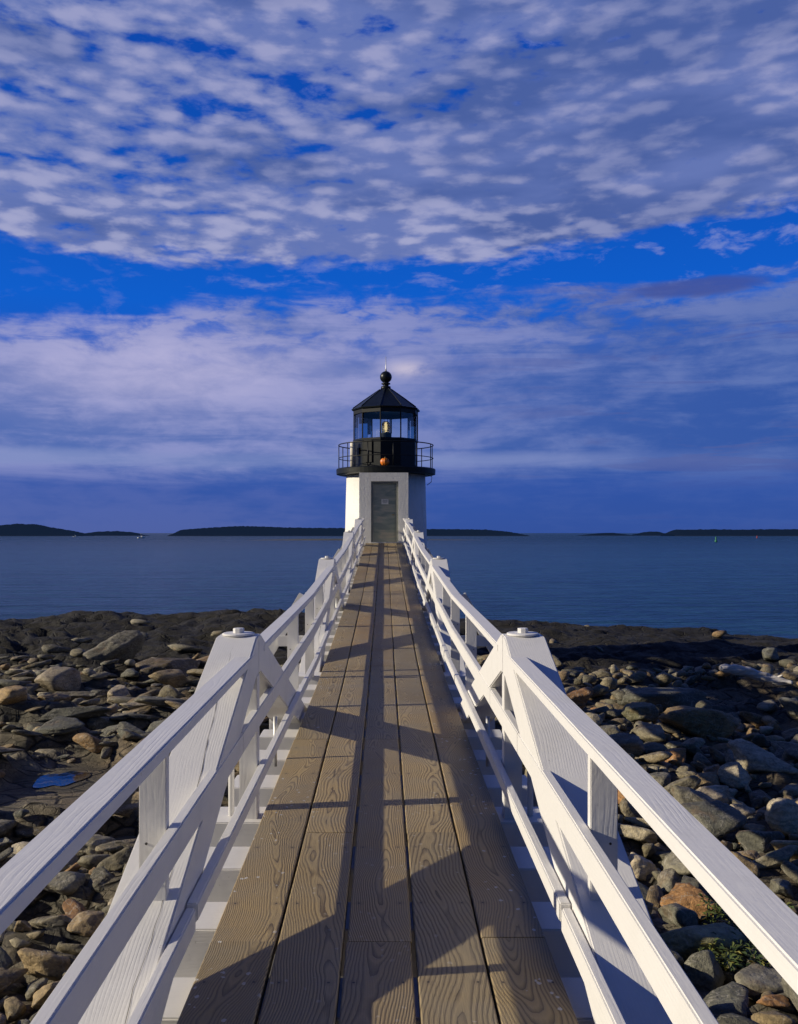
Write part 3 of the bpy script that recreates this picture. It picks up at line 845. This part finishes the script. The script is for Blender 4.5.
# ------------------------------------------------------------------ shore plants
bm = bmesh.new()
def plants(cx, cy, rx, ry, n, sz):
    for _ in range(n):
        a = random.uniform(0, 2*PI); q = math.sqrt(random.random()); x = cx + rx*q*math.cos(a); y = cy + ry*q*math.sin(a)
        z = ground(x, y, False) + random.uniform(.02, .30)
        for k in range(random.randint(5, 9)):
            th = random.uniform(0, 2*PI); up = random.uniform(-.2, 1.0); L = sz*random.uniform(.6, 1.4); w = L*random.uniform(.16, .3)
            d = Vector((math.cos(th), math.sin(th), up)).normalized(); sd = d.cross(Vector((0, 0, 1))).normalized()
            p = Vector((x, y, z)) + d*random.uniform(0, .06)
            v = [bm.verts.new(p), bm.verts.new(p + d*L*.5 + sd*w), bm.verts.new(p + d*L + Vector((0, 0, -.3*L))), bm.verts.new(p + d*L*.5 - sd*w)]
            bm.faces.new(v)
def at(px, py, z=-4.0):
    y = -z*900/(py - 533); return (px - 384.5)/900*y + .02, y
for px, py, rx, ry, n in ((728, 915, .26, .3, 60), (742, 962, .36, .25, 80), (765, 945, .3, .4, 60), (780, 915, .2, .5, 30)):
    x, y = at(px, py); plants(x, y, rx, ry, n, .075)
o = obj('shore_plants', bm, M['leaf']); tag(o, 'low green seaside plants growing between the stones at lower right', 'plants', kind='stuff')

# ------------------------------------------------------------------ lighthouse
LX, LY = .07, 32.45
lh = thing('lighthouse', 'small white round lighthouse with black lantern room at the end of the footbridge', 'lighthouse', (LX, LY, -4.8))
def lz(z): return z + 4.8
bm = bmesh.new(); lathe(bm, [(1.75, lz(-5.4)), (1.70, lz(-3.2)), (1.66, lz(-1.5)), (1.50, lz(-1.45)), (1.47, lz(0)), (1.42, lz(2.06))], 96)
t = obj('tower', bm, M['brick'], lh, False)
for p in t.data.polygons: p.use_smooth = abs(p.normal.z) < .9
# entrance porch with a door opening
px0, px1 = -.845 - LX + .005, .83 - LX; yf = 30.6 - LY
dx0, dx1 = (371 - 384.5)/29.41 - LX + .02, (398.3 - 384.5)/29.41 - LX + .02; dzt = 1.76; dzb = -.34
bm = bmesh.new()
for q in ((px0, dx0, dzb - .4, 2.055), (dx1, px1, dzb - .4, 2.055), (dx0, dx1, dzt, 2.055), (dx0, dx1, dzb - .4, dzb - .005)):
    box(bm, q[0], q[1], yf, yf + .55, lz(q[2]), lz(q[3]))
bmesh.ops.remove_doubles(bm, verts=list(bm.verts), dist=.001)
int_f = [f for f in bm.faces if False]
porch = obj('porch', bm, M['brick'], lh)
bm = bmesh.new(); box(bm, px0 + .02, px1 - .02, yf + .03, yf + 1.2, lz(-5.2), lz(dzb - .41)); obj('porch_base', bm, M['concrete'], lh)
# door
bm = bmesh.new(); fw = .07
box(bm, dx0 + .001, dx0 + fw, yf + .06, yf + .2, lz(dzb), lz(dzt - .001)); box(bm, dx1 - fw, dx1 - .001, yf + .06, yf + .2, lz(dzb), lz(dzt - .001)); box(bm, dx0 + fw, dx1 - fw, yf + .06, yf + .2, lz(dzt - fw), lz(dzt - .001))
obj('door_frame', bm, M['frame'], lh)
bm = bmesh.new(); box(bm, dx0 + fw + .004, dx1 - fw - .004, yf + .14, yf + .18, lz(dzb + .01), lz(dzt - fw - .004))
door = obj('door', bm, M['door'], lh)
bm = bmesh.new(); cx = (dx0 + dx1)/2 + .01; box(bm, cx - .12, cx + .12, yf + .128, yf + .138, lz(.98), lz(1.16))
sg = obj('sign', bm, M['sign'], door)
bm = bmesh.new()
for k, (w0, zz) in enumerate(((.09, 1.125), (.075, 1.095), (.09, 1.065), (.06, 1.035))): box(bm, cx - w0, cx + w0, yf + .125, yf + .1275, lz(zz - .006), lz(zz + .006))
obj('sign_lettering', bm, M['frame'], sg)
bm = bmesh.new(); tube(bm, [(dx1 - fw - .07, yf + .13, lz(.62)), (dx1 - fw - .07, yf + .09, lz(.62)), (dx1 - fw - .15, yf + .09, lz(.62))], .012, 8); obj('door_handle', bm, M['brass'], door)
bm = bmesh.new(); box(bm, dx0 - .02, dx1 + .02, yf - .08, yf + .2, lz(dzb - .004), lz(dzb + .03)); obj('threshold', bm, M['white'], lh)
# gallery deck
bm = bmesh.new(); lathe(bm, [(1.46, lz(2.07)), (1.70, lz(2.075)), (1.78, lz(2.10)), (1.79, lz(2.27)), (1.76, lz(2.30)), (1.15, lz(2.31))], 72)
g = obj('gallery', bm, M['black'], lh); 
bm = bmesh.new()
NS = 12
for k in range(NS):
    a = 2*PI*(k + .28)/NS; x, y = 1.70*math.sin(a), -1.70*math.cos(a)
    tube(bm, [(x, y, lz(2.30)), (x, y, lz(3.15))], .016, 8)
for zz, rr_ in ((3.15, .019), (2.68, .014)):
    tube(bm, [(1.70*math.sin(2*PI*k/64), -1.70*math.cos(2*PI*k/64), lz(zz)) for k in range(64)], rr_, 8, closed=True)
obj('gallery_railing', bm, M['mullion'], lh, True)
# lantern room: ten sides
N10 = 10; ROT = math.radians(-9.4); RD = 1.16
def ring10(r, z): return [(r*math.sin(ROT + 2*PI*k/N10), -r*math.cos(ROT + 2*PI*k/N10), z) for k in range(N10)]
bm = bmesh.new(); lathe(bm, [(RD + .03, lz(2.315)), (RD + .03, lz(2.40)), (RD, lz(2.41)), (RD, lz(3.26)), (RD + .03, lz(3.27)), (RD + .03, lz(3.34)), (RD - .02, lz(3.345))], N10, rot=ROT)
wall = obj('lantern_wall', bm, M['black'], lh)
bm = bmesh.new()
A = Vector(ring10(RD + .012, 0)[9]); B = Vector(ring10(RD + .012, 0)[0]); d = (B - A); nrm = Vector((d.y, -d.x, 0)).normalized()
def facebox(bm, u0, u1, z0, z1, dep, A=A, d=d, nrm=nrm):
    P = []
    for dd in (0, dep):
        for (u, z) in ((u0, z0), (u1, z0), (u1, z1), (u0, z1)):
            q = A + d*u + nrm*dd; P.append(bm.verts.new((q.x, q.y, lz(z))))
    for f in ((0, 1, 2, 3), (7, 6, 5, 4), (0, 4, 5, 1), (1, 5, 6, 2), (2, 6, 7, 3), (3, 7, 4, 0)): bm.faces.new([P[i] for i in f])
facebox(bm, .12, .55, 2.48, 3.26, .03); bmesh.ops.recalc_face_normals(bm, faces=list(bm.faces)); obj('hatch', bm, M['mullion'], wall, bevel=.004)
A2 = Vector(ring10(RD + .012, 0)[8]); d2 = Vector(ring10(RD + .012, 0)[9]) - A2; n2_ = Vector((d2.y, -d2.x, 0)).normalized()
bm = bmesh.new(); facebox(bm, .45, .72, 2.72, 3.02, .03, A2, d2, n2_); bmesh.ops.recalc_face_normals(bm, faces=list(bm.faces)); obj('vent', bm, M['mullion'], wall, bevel=.004)
# panes and mullions
r0 = ring10(RD - .03, 0)
for k in range(N10):
    a = Vector(r0[k]); b_ = Vector(r0[(k + 1) % N10]); bm = bmesh.new()
    e = (b_ - a).normalized()*.02
    v = [bm.verts.new((q.x, q.y, lz(z))) for q, z in ((a + e, 3.345), (b_ - e, 3.345), (b_ - e, 4.37), (a + e, 4.37))]; bm.faces.new(v)
    obj('window_pane', bm, M['glass'], lh)
for (x, y, _) in ring10(RD - .005, 0):
    bm = bmesh.new(); tube(bm, [(x, y, lz(3.34)), (x, y, lz(4.38))], .024, 8); obj('mullion', bm, M['mullion'], lh)
bm = bmesh.new(); lathe(bm, [(RD + .02, lz(4.24)), (RD + .02, lz(4.38)), (RD - .06, lz(4.385)), (RD - .06, lz(4.24)), (RD + .02, lz(4.24))], N10, rot=ROT, cap=False); obj('lantern_head_band', bm, M['mullion'], lh)
bm = bmesh.new(); lathe(bm, [(1.10, lz(4.375)), (1.235, lz(4.39)), (1.25, lz(4.43)), (1.19, lz(4.47)), (.75, lz(4.80)), (.22, lz(5.17)), (.15, lz(5.21))], N10, rot=ROT)
roof = obj('roof', bm, M['rooft'], lh)
bm = bmesh.new()
for k in range(N10):
    a = ROT + 2*PI*k/N10
    tube(bm, [(r*math.sin(a), -r*math.cos(a), lz(z + .005)) for r, z in ((1.20, 4.47), (.75, 4.80), (.22, 5.17))], .014, 6)
obj('roof_ribs', bm, M['rooft'], roof)
bm = bmesh.new(); lathe(bm, [(.19, lz(5.17)), (.17, lz(5.28)), (.10, lz(5.30)), (.10, lz(5.34)), (.16, lz(5.36)), (.16, lz(5.40)), (.08, lz(5.42))] + [(.215*math.sin(PI*(.12 + .86*k/18)), lz(5.62 - .215*math.cos(PI*(.12 + .86*k/18)))) for k in range(19)], 32)
bl = obj('ball_finial', bm, M['rooft'], roof, True)
bm = bmesh.new(); tube(bm, [(0, 0, lz(5.82)), (0, 0, lz(5.95)), (0, 0, lz(6.36))], [.035, .014, .008], 8); obj('lightning_rod', bm, M['steel'], roof, True)
# lens and pedestal
bm = bmesh.new(); lathe(bm, [(.26, lz(3.0)), (.26, lz(3.40)), (.18, lz(3.45)), (.20, lz(3.56)), (.20, lz(3.60))], 24); obj('lamp_pedestal', bm, M['mullion'], lh)
bm = bmesh.new(); lathe(bm, [(.02, lz(3.66)), (.035, lz(3.72)), (.038, lz(3.88)), (.02, lz(3.98))], 20); obj('lamp', bm, M['lamp'], lh, True)
bm = bmesh.new(); lathe(bm, [(.12, lz(3.61)), (.15, lz(3.70)), (.16, lz(3.82)), (.14, lz(3.94)), (.09, lz(4.02))], 28, cap=False); obj('lens', bm, M['lens'], lh, True)
bm = bmesh.new()
for k in range(6):
    a = 2*PI*(k + .3)/6; tube(bm, [(.21*math.sin(a), -.21*math.cos(a), lz(3.58)), (.21*math.sin(a), -.21*math.cos(a), lz(4.16))], .012, 6)
obj('lens_cage', bm, M['mullion'], lh)
# fog signal box on the gallery
bm = bmesh.new(); lathe(bm, [(.095, lz(2.31)), (.095, lz(3.20)), (.08, lz(3.23))], 20, -1.17, -.62); obj('signal_housing', bm, M['box'], lh, True)
bm = bmesh.new(); tube(bm, [(1.45, -.7, lz(2.06)), (1.62, -.72, lz(1.98)), (1.60, -.70, lz(1.80)), (1.46, -.62, lz(1.70))], .012, 6); obj('cable', bm, M['mullion'], lh, True)

# pumpkin on the gallery edge
pk = thing('pumpkin', 'orange pumpkin sitting on the black gallery above the lighthouse door', 'pumpkin', (LX - .04, LY - 1.56, 2.30))
pk.scale = (.86, .86, .92)
bm = bmesh.new(); n, mm = 60, 24; rows = []
for j in range(mm + 1):
    th = PI*j/mm; row = []
    for i in range(n):
        a = 2*PI*i/n; rb = 1 - .10*abs(math.cos(a*5))**6 * math.sin(th) ; rr_ = .185*math.sin(th)**.85*rb; zz = .155 - .15*math.cos(th)*(1 - .18*math.exp(-(math.sin(th)/.25)**2))
        row.append(bm.verts.new((rr_*math.cos(a), rr_*math.sin(a), zz)))
    rows.append(row)
for a, b_ in zip(rows, rows[1:]):
    for i in range(n): bm.faces.new((a[i], a[(i+1) % n], b_[(i+1) % n], b_[i]))
bmesh.ops.remove_doubles(bm, verts=list(bm.verts), dist=.0004)
obj('shell', bm, M['pumpkin'], pk, True)
bm = bmesh.new(); tube(bm, [(0, 0, .275), (.01, 0, .32), (.04, .01, .365)], [.03, .02, .018], 8); obj('stem', bm, M['stem'], pk, True)

# bridge piers under the span joints
for jy in JY[1:-1]:
    for s in (-1, 1):
        zt_ = dz(jy) - .48
        bm = bmesh.new(); box(bm, s*.76 - .22, s*.76 + .22, jy - .22, jy + .22, -5.1, zt_)
        obj('pier', bm, M['concrete'], bridge, bevel=.02)

# ------------------------------------------------------------------ far islands
def island(name, x0, x1, ypx, dist, prof, seed, label, mat=None, trees=1.0, depth=90):
    """prof: list of (pixel x, height in m)"""
    bm = bmesh.new(); pr = random.Random(seed); n = max(40, int((x1 - x0)*2.2)); m_ = 7
    xs = [p[0] for p in prof]; hs = [p[1] for p in prof]; rows = []
    for j in range(m_):
        v = j/(m_ - 1); row = []
        for i in range(n + 1):
            px = x0 + (x1 - x0)*i/n; hh = float(np.interp(px, xs, hs))
            wx = (px - 384.5)/900*dist; bulge = math.sin(PI*v)**.6
            z = SEA - .3 + (hh + trees*(.45*noise.noise((i*.13, j*.1, seed)) + .35*noise.noise((i*.47, j*.1, seed + 5)) + .5*abs(noise.noise((i*1.7, j*.1, seed + 8)))))*bulge*(1 if hh > .15 else .3)
            row.append(bm.verts.new((wx, dist + depth*v, z)))
        rows.append(row)
    for a, b_ in zip(rows, rows[1:]):
        for i in range(n): bm.faces.new((a[i], a[i+1], b_[i+1], b_[i]))
    o = obj(name, bm, mat or M['island'], None, True); return tag(o, label, kind='structure')
k = 1500/900
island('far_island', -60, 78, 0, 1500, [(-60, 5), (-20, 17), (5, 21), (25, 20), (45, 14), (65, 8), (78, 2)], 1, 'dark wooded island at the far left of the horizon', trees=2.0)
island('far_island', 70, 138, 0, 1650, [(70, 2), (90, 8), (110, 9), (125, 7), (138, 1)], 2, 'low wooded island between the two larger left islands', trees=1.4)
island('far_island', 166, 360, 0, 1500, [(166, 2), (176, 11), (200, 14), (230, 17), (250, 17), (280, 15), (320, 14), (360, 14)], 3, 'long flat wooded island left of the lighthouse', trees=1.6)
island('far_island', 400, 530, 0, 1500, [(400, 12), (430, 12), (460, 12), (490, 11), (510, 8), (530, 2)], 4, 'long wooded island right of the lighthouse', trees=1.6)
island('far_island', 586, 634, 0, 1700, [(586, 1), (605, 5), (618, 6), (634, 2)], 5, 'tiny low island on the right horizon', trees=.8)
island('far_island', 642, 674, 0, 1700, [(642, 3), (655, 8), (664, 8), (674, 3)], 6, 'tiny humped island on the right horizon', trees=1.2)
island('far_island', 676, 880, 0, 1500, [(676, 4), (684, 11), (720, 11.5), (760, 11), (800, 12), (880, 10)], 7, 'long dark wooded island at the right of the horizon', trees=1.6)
island('gravel_bar', 238, 345, 0, 640, [(238, .2), (270, .7), (300, 1.2), (345, 1.3)], 8, 'thin gravel bar lying in the water left of the lighthouse', M['bar'], .3, 18)
island('gravel_bar', 428, 490, 0, 660, [(428, .7), (460, .6), (490, .2)], 9, 'thin gravel bar in the water right of the lighthouse', M['bar'], .2, 12)

# boats and buoys
def boat(px, dist, L, label):
    x = (px - 384.5)/900*dist; r = thing('boat', label, 'boat', (x, dist, SEA))
    bm = bmesh.new(); secs = []
    for k in range(9):
        t = k/8; w = L*.16*(1 - (2*t - 1)**4*.95 if t < .5 else 1 - (2*t - 1)**2*.97); s0 = L*(.11 + .08*t*t)
        xx = (t - .5)*L; secs.append([bm.verts.new((xx, -w, s0)), bm.verts.new((xx*.94, -w*.6, -.1)), bm.verts.new((xx*.94, w*.6, -.1)), bm.verts.new((xx, w, s0))])
    for a, b_ in zip(secs, secs[1:]):
        for i in range(4): bm.faces.new((a[i], a[(i+1) % 4], b_[(i+1) % 4], b_[i]))
    bm.faces.new(secs[0]); bm.faces.new(list(reversed(secs[-1])))
    bmesh.ops.recalc_face_normals(bm, faces=list(bm.faces)); obj('hull', bm, M['boat'], r)
    bm = bmesh.new(); box(bm, -.02*L, .2*L, -.09*L, .09*L, .125*L, .32*L); obj('cabin', bm, M['boat'], r, bevel=.05)
    bm = bmesh.new(); tube(bm, [(.0*L, 0, .32*L), (0, 0, .62*L)], .05, 6); obj('mast', bm, M['boat'], r)
boat(141, 900, 8, 'small white boat lying off the two left islands')
boat(75, 1200, 6, 'tiny white boat close to the far left island')
def buoy(px, py, label, mat, h, loc_d):
    x = (px - 384.5)/900*loc_d; r = thing('buoy', label, 'buoy', (x, loc_d, SEA))
    bm = bmesh.new(); lathe(bm, [(.6*h*.35, -.2), (h*.25, .1*h), (h*.22, .3*h), (.08*h, .35*h)], 20); obj('float', bm, mat, r, True)
    bm = bmesh.new(); lathe(bm, [(.14*h, .351*h), (.12*h, .9*h), (.04*h, h)], 12); obj('tower', bm, mat, r)
buoy(716, 0, 'green can buoy floating on the right part of the sea', M['buoy'], 3.2, 520)
buoy(757, 0, 'small red and white buoy near the right island', M['red'], 2.6, 900)

# ------------------------------------------------------------------ sun, sky, clouds
SUNV = Vector((-1.0, -.12, .385)).normalized()      # towards the sun
elev = math.asin(SUNV.z)
sd = bpy.data.lights.new('sun', 'SUN'); sd.energy = 5.0; sd.angle = math.radians(.55); sd.color = (1.0, .90, .70)
so = bpy.data.objects.new('sun', sd); link(so); so.rotation_euler = SUNV.to_track_quat('Z', 'Y').to_euler()

w = bpy.data.worlds.new('World'); bpy.context.scene.world = w; w.use_nodes = True
nt = NT(w.node_tree); bg = w.node_tree.nodes['Background']
sky = nt.node('ShaderNodeTexSky', sky_type='NISHITA', sun_disc=False, sun_elevation=elev, sun_rotation=math.atan2(SUNV.x, SUNV.y), altitude=0.0, air_density=1.0, dust_density=.3, ozone_density=3.0)
D = nt.node('ShaderNodeTexCoord').outputs['Generated']
x, y, z = nt.sep(D)
hz = nt.math('SQRT', nt.math('ADD', nt.math('MULTIPLY', x, x), nt.math('MULTIPLY', y, y)))
e = nt.math('DIVIDE', z, nt.math('MAXIMUM', hz, .001))                 # tangent of the elevation
az = nt.math('ARCTAN2', x, y)
zz = nt.math('ADD', nt.math('MAXIMUM', z, 0.0), .03)
P = nt.comb(nt.math('DIVIDE', x, zz), nt.math('DIVIDE', y, zz))        # flat cloud deck seen from below
# clear sky: deep polarised blue
skyc = nt.mix(1.0, sky.outputs[0], (.48, .80, 1.22), 'MULTIPLY')
clear = nt.ramp(e, [(0.0, (.026, .072, .33)), (.075, (.018, .072, .39)), (.25, (.003, .112, .62)), (.40, (.003, .078, .47)), (.62, (.003, .058, .40)), (1.0, (.008, .035, .25))])
clear = nt.mix(nt.sstep(y, -.3, .35), nt.mix(1.0, clear, (.75, .62, .42), 'MULTIPLY'), clear)  # unseen sky behind the camera dimmed and greyed to lower the ambient light
# --- upper mackerel bank
front = nt.sstep(nt.math('ADD', y, nt.math('MULTIPLY', nt.noise(P, .8, 2, .5), .3)), -.05, .35)      # the banks stand to seaward, kept clear overhead and behind to cut ambient light
V0 = nt.math('SUBTRACT', nt.math('MULTIPLY', e, 2.5), nt.math('MULTIPLY', nt.math('MULTIPLY', e, e), .8))
Pw = nt.comb(az, V0, 0.0)
warp = nt.node('ShaderNodeTexNoise'); nt.set(warp.inputs['Vector'], Pw); nt.set(warp.inputs['Scale'], 9.0); nt.set(warp.inputs['Detail'], 4.0)
wv = nt.node('ShaderNodeVectorMath', operation='SCALE'); nt.set(wv.inputs[0], nt.vmath('SUBTRACT', warp.outputs['Color'], (.5, .5, .5))); wv.inputs['Scale'].default_value = .022
Pw = nt.vmath('ADD', Pw, wv.outputs[0])
a1 = nt.noise(nt.vmath('MULTIPLY', Pw, (1, 1.25, 1)), 36.0, 6, .55); a2 = nt.noise(nt.vmath('MULTIPLY', Pw, (.85, 1.35, 1)), 12.5, 4, .5); a3 = nt.noise(nt.vmath('ADD', nt.vmath('MULTIPLY', Pw, (.8, 1.25, 1)), (3.3, 1.9, 0)), 3.4, 3, .5)
vor = nt.node('ShaderNodeTexVoronoi', feature='SMOOTH_F1'); nt.set(vor.inputs['Vector'], nt.vmath('MULTIPLY', Pw, (1, 1.45, 1))); nt.set(vor.inputs['Scale'], 25.0); nt.set(vor.inputs['Smoothness'], .6)
cellp = nt.math('SUBTRACT', .62, vor.outputs['Distance'])
A1 = nt.math('ADD', nt.math('ADD', nt.math('MULTIPLY', a1, .40), nt.math('MULTIPLY', cellp, .30)), nt.math('ADD', nt.math('MULTIPLY', a2, .42), nt.math('MULTIPLY', a3, .48)))
ewob = nt.math('ADD', e, nt.math('MULTIPLY', nt.math('SUBTRACT', nt.math('ADD', nt.math('MULTIPLY', a1, .4), nt.math('ADD', nt.math('MULTIPLY', a2, .6), nt.math('MULTIPLY', a3, .6))), .80), .085))
bankA = nt.sstep(nt.math('ADD', ewob, nt.sstep(az, .0, .42, .004, -.026)), .296, .314)
bankA = nt.math('MULTIPLY', bankA, nt.math('MULTIPLY', nt.sstep(e, .70, 1.05, 1.0, .0), front))
thrA = nt.math('SUBTRACT', .626, nt.sstep(az, -.05, .40, 0.0, .14))
thrA = nt.math('SUBTRACT', thrA, nt.sstep(nt.math('ABSOLUTE', nt.math('SUBTRACT', e, .345)), 0.0, .08, .07, 0.0))
dA = nt.math('SUBTRACT', A1, thrA)
denA = nt.math('MULTIPLY', nt.sstep(dA, -.10, .045), bankA)
loc = nt.math('ADD', nt.math('MULTIPLY', nt.math('SUBTRACT', a1, .5), .75), nt.math('ADD', nt.math('MULTIPLY', cellp, .75), nt.math('MULTIPLY', nt.math('SUBTRACT', a2, .5), .8)))
tone = nt.sstep(loc, -.04, .46)
colA = nt.mix(tone, (.135, .190, .47), (.325, .345, .585))
grey = nt.sstep(nt.math('ADD', nt.noise(nt.vmath('MULTIPLY', Pw, (.7, 1.4, 1)), 5.5, 4, .5), nt.sstep(az, -.1, .42, -.05, .17)), .44, .66, 0.0, .85)
colA = nt.mix(grey, colA, nt.mix(tone, (.060, .110, .345), (.15, .195, .43)))
hl = nt.sstep(nt.math('ABSOLUTE', nt.math('SUBTRACT', e, .325)), 0.0, .085, .5, 0.08)
colA = nt.mix(nt.math('MULTIPLY', nt.math('MULTIPLY', hl, nt.sstep(az, .1, .35, 1.0, .3)), nt.sstep(loc, .05, .35)), colA, (.44, .45, .66))
# --- lower, layered bank
Q = nt.comb(nt.math('MULTIPLY', az, 1.0), nt.math('MULTIPLY', e, 4.2))
Qs = nt.comb(nt.math('MULTIPLY', az, 1.0), nt.math('MULTIPLY', e, 11.0))
b1 = nt.noise(Q, 3.1, 6, .56, .5); b2 = nt.noise(Qs, 4.0, 7, .62, .7); b3 = nt.noise(nt.comb(nt.math('MULTIPLY', az, 1.0), nt.math('MULTIPLY', e, 2.3)), 18.0, 6, .62, .3)
edgeB = nt.math('ADD', nt.math('ADD', .225, nt.sstep(az, -.34, -.16, 0.0, .045)), nt.math('MULTIPLY', nt.math('SUBTRACT', b3, .5), .06))
edgeB = nt.math('ADD', edgeB, nt.math('MULTIPLY', nt.math('SUBTRACT', b2, .5), .07))
bankB = nt.math('MULTIPLY', nt.sstep(nt.math('SUBTRACT', edgeB, e), -.004, .034), nt.sstep(y, -.2, .4))
thin = nt.sstep(nt.math('ADD', b3, nt.math('MULTIPLY', b1, .4)), .52, .74, .0, 1.0)
topz = nt.sstep(e, .17, .26)
denB = nt.math('MULTIPLY', bankB, nt.math('SUBTRACT', 1.0, nt.math('MULTIPLY', topz, nt.math('SUBTRACT', 1.0, thin))))
lowfade = nt.sstep(nt.math('ADD', e, nt.math('MULTIPLY', nt.math('SUBTRACT', b2, .5), .03)), .045, .082, .22, 1.0)
denB = nt.math('MULTIPLY', denB, nt.math('MULTIPLY', lowfade, .95))
litB = nt.sstep(nt.math('ADD', nt.math('MULTIPLY', b1, .55), nt.math('ADD', nt.math('MULTIPLY', b2, .3), nt.math('MULTIPLY', b3, .25))), .46, .63)
colB = nt.mix(litB, (.078, .145, .44), (.265, .295, .585))
rt = nt.sstep(nt.math('SUBTRACT', az, nt.math('MULTIPLY', e, 1.0)), -.30, .30)
colB = nt.mix(nt.math('MULTIPLY', rt, .85), colB, nt.mix(litB, (.028, .085, .36), (.085, .155, .43)))
da = nt.math('ADD', az, .235); de = nt.math('SUBTRACT', e, .178)
glow = nt.math('POWER', 2.718, nt.math('MULTIPLY', -1.0, nt.math('ADD', nt.math('MULTIPLY', nt.math('MULTIPLY', da, da), 28.0), nt.math('MULTIPLY', nt.math('MULTIPLY', de, de), 420.0))))
colB = nt.mix(nt.math('MULTIPLY', glow, nt.math('ADD', .3, nt.math('MULTIPLY', b3, .9)), 0, True), colB, (.52, .49, .72))
db = nt.math('ADD', az, -.025); df = nt.math('SUBTRACT', e, .182)
gl2 = nt.math('POWER', 2.718, nt.math('MULTIPLY', -1.0, nt.math('ADD', nt.math('MULTIPLY', nt.math('MULTIPLY', db, db), 1800.0), nt.math('MULTIPLY', nt.math('MULTIPLY', df, df), 14000.0))))
colB = nt.mix(nt.math('MULTIPLY', gl2, nt.sstep(b3, .3, .6, .2, 1.0), 0, True), colB, (.62, .56, .70))
# pale streak above the horizon, dark slate streaks at right
st = nt.math('MULTIPLY', nt.math('MULTIPLY', nt.sstep(az, .12, .36, .8, .12), 1.0), nt.sstep(nt.math('ABSOLUTE', nt.math('SUBTRACT', nt.math('ADD', e, nt.math('MULTIPLY', nt.math('SUBTRACT', b2, .5), .012)), .080)), .001, .012, .75, 0.0)); st = nt.math('MULTIPLY', st, nt.sstep(nt.noise(Q, 2.1, 3, .5), .35, .6, .3, .9))
colB = nt.mix(st, colB, (.27, .315, .58))
slate = nt.math('MULTIPLY', nt.sstep(b2, .52, .62), nt.sstep(az, -.05, .35))
colB = nt.mix(nt.math('MULTIPLY', slate, .75), colB, (.075, .105, .34))
lx_ = nt.math('SUBTRACT', az, .335); le = nt.math('SUBTRACT', nt.math('ADD', e, nt.math('MULTIPLY', nt.math('SUBTRACT', b3, .5), .012)), .258)
lens_ = nt.sstep(nt.math('ADD', nt.math('MULTIPLY', nt.math('MULTIPLY', lx_, lx_), 180.0), nt.math('MULTIPLY', nt.math('MULTIPLY', le, le), 9000.0)), .3, 1.3, .85, 0.0)
# wisps in the clear gap
wis = nt.math('MULTIPLY', nt.sstep(nt.math('ADD', b3, nt.math('MULTIPLY', b1, .35)), .70, .86, 0.0, .6), nt.math('MULTIPLY', nt.sstep(e, .12, .2), nt.sstep(az, -.5, .5, .25, 1.2)))
col = nt.mix(wis, clear, (.22, .28, .62))
col = nt.mix(denB, col, colB)
col = nt.mix(st, col, (.20, .26, .54))
col = nt.mix(lens_, col, (.055, .085, .33))
col = nt.mix(denA, col, colA)
# physical sky enters the light and keeps its own gradient under the cloud layer
back = nt.mix(1.0, skyc, (.055, .055, .055), 'MULTIPLY')
CAM = nt.mix(.06, col, back)
below = nt.sstep(z, -.02, 0.0)
fin = nt.mix(below, (.012, .03, .08), CAM)
nt.set(bg.inputs['Color'], fin); bg.inputs['Strength'].default_value = 1.0

# ------------------------------------------------------------------ camera
cd = bpy.data.cameras.new('camera'); cam = bpy.data.objects.new('camera', cd); link(cam)
cam.location = (.02, 0, 0); cam.rotation_euler = (PI/2, 0, 0)
cd.sensor_fit = 'VERTICAL'; cd.sensor_height = 24; cd.lens = 900/1024*24
cd.shift_x = 14.5/1024; cd.shift_y = 21/1024; cd.clip_start = .05; cd.clip_end = 80000
bpy.context.scene.camera = cam
sc = bpy.context.scene
sc.view_settings.view_transform = 'Standard'; sc.view_settings.look = 'None'; sc.view_settings.exposure = 0
sc.cycles.use_denoising = True
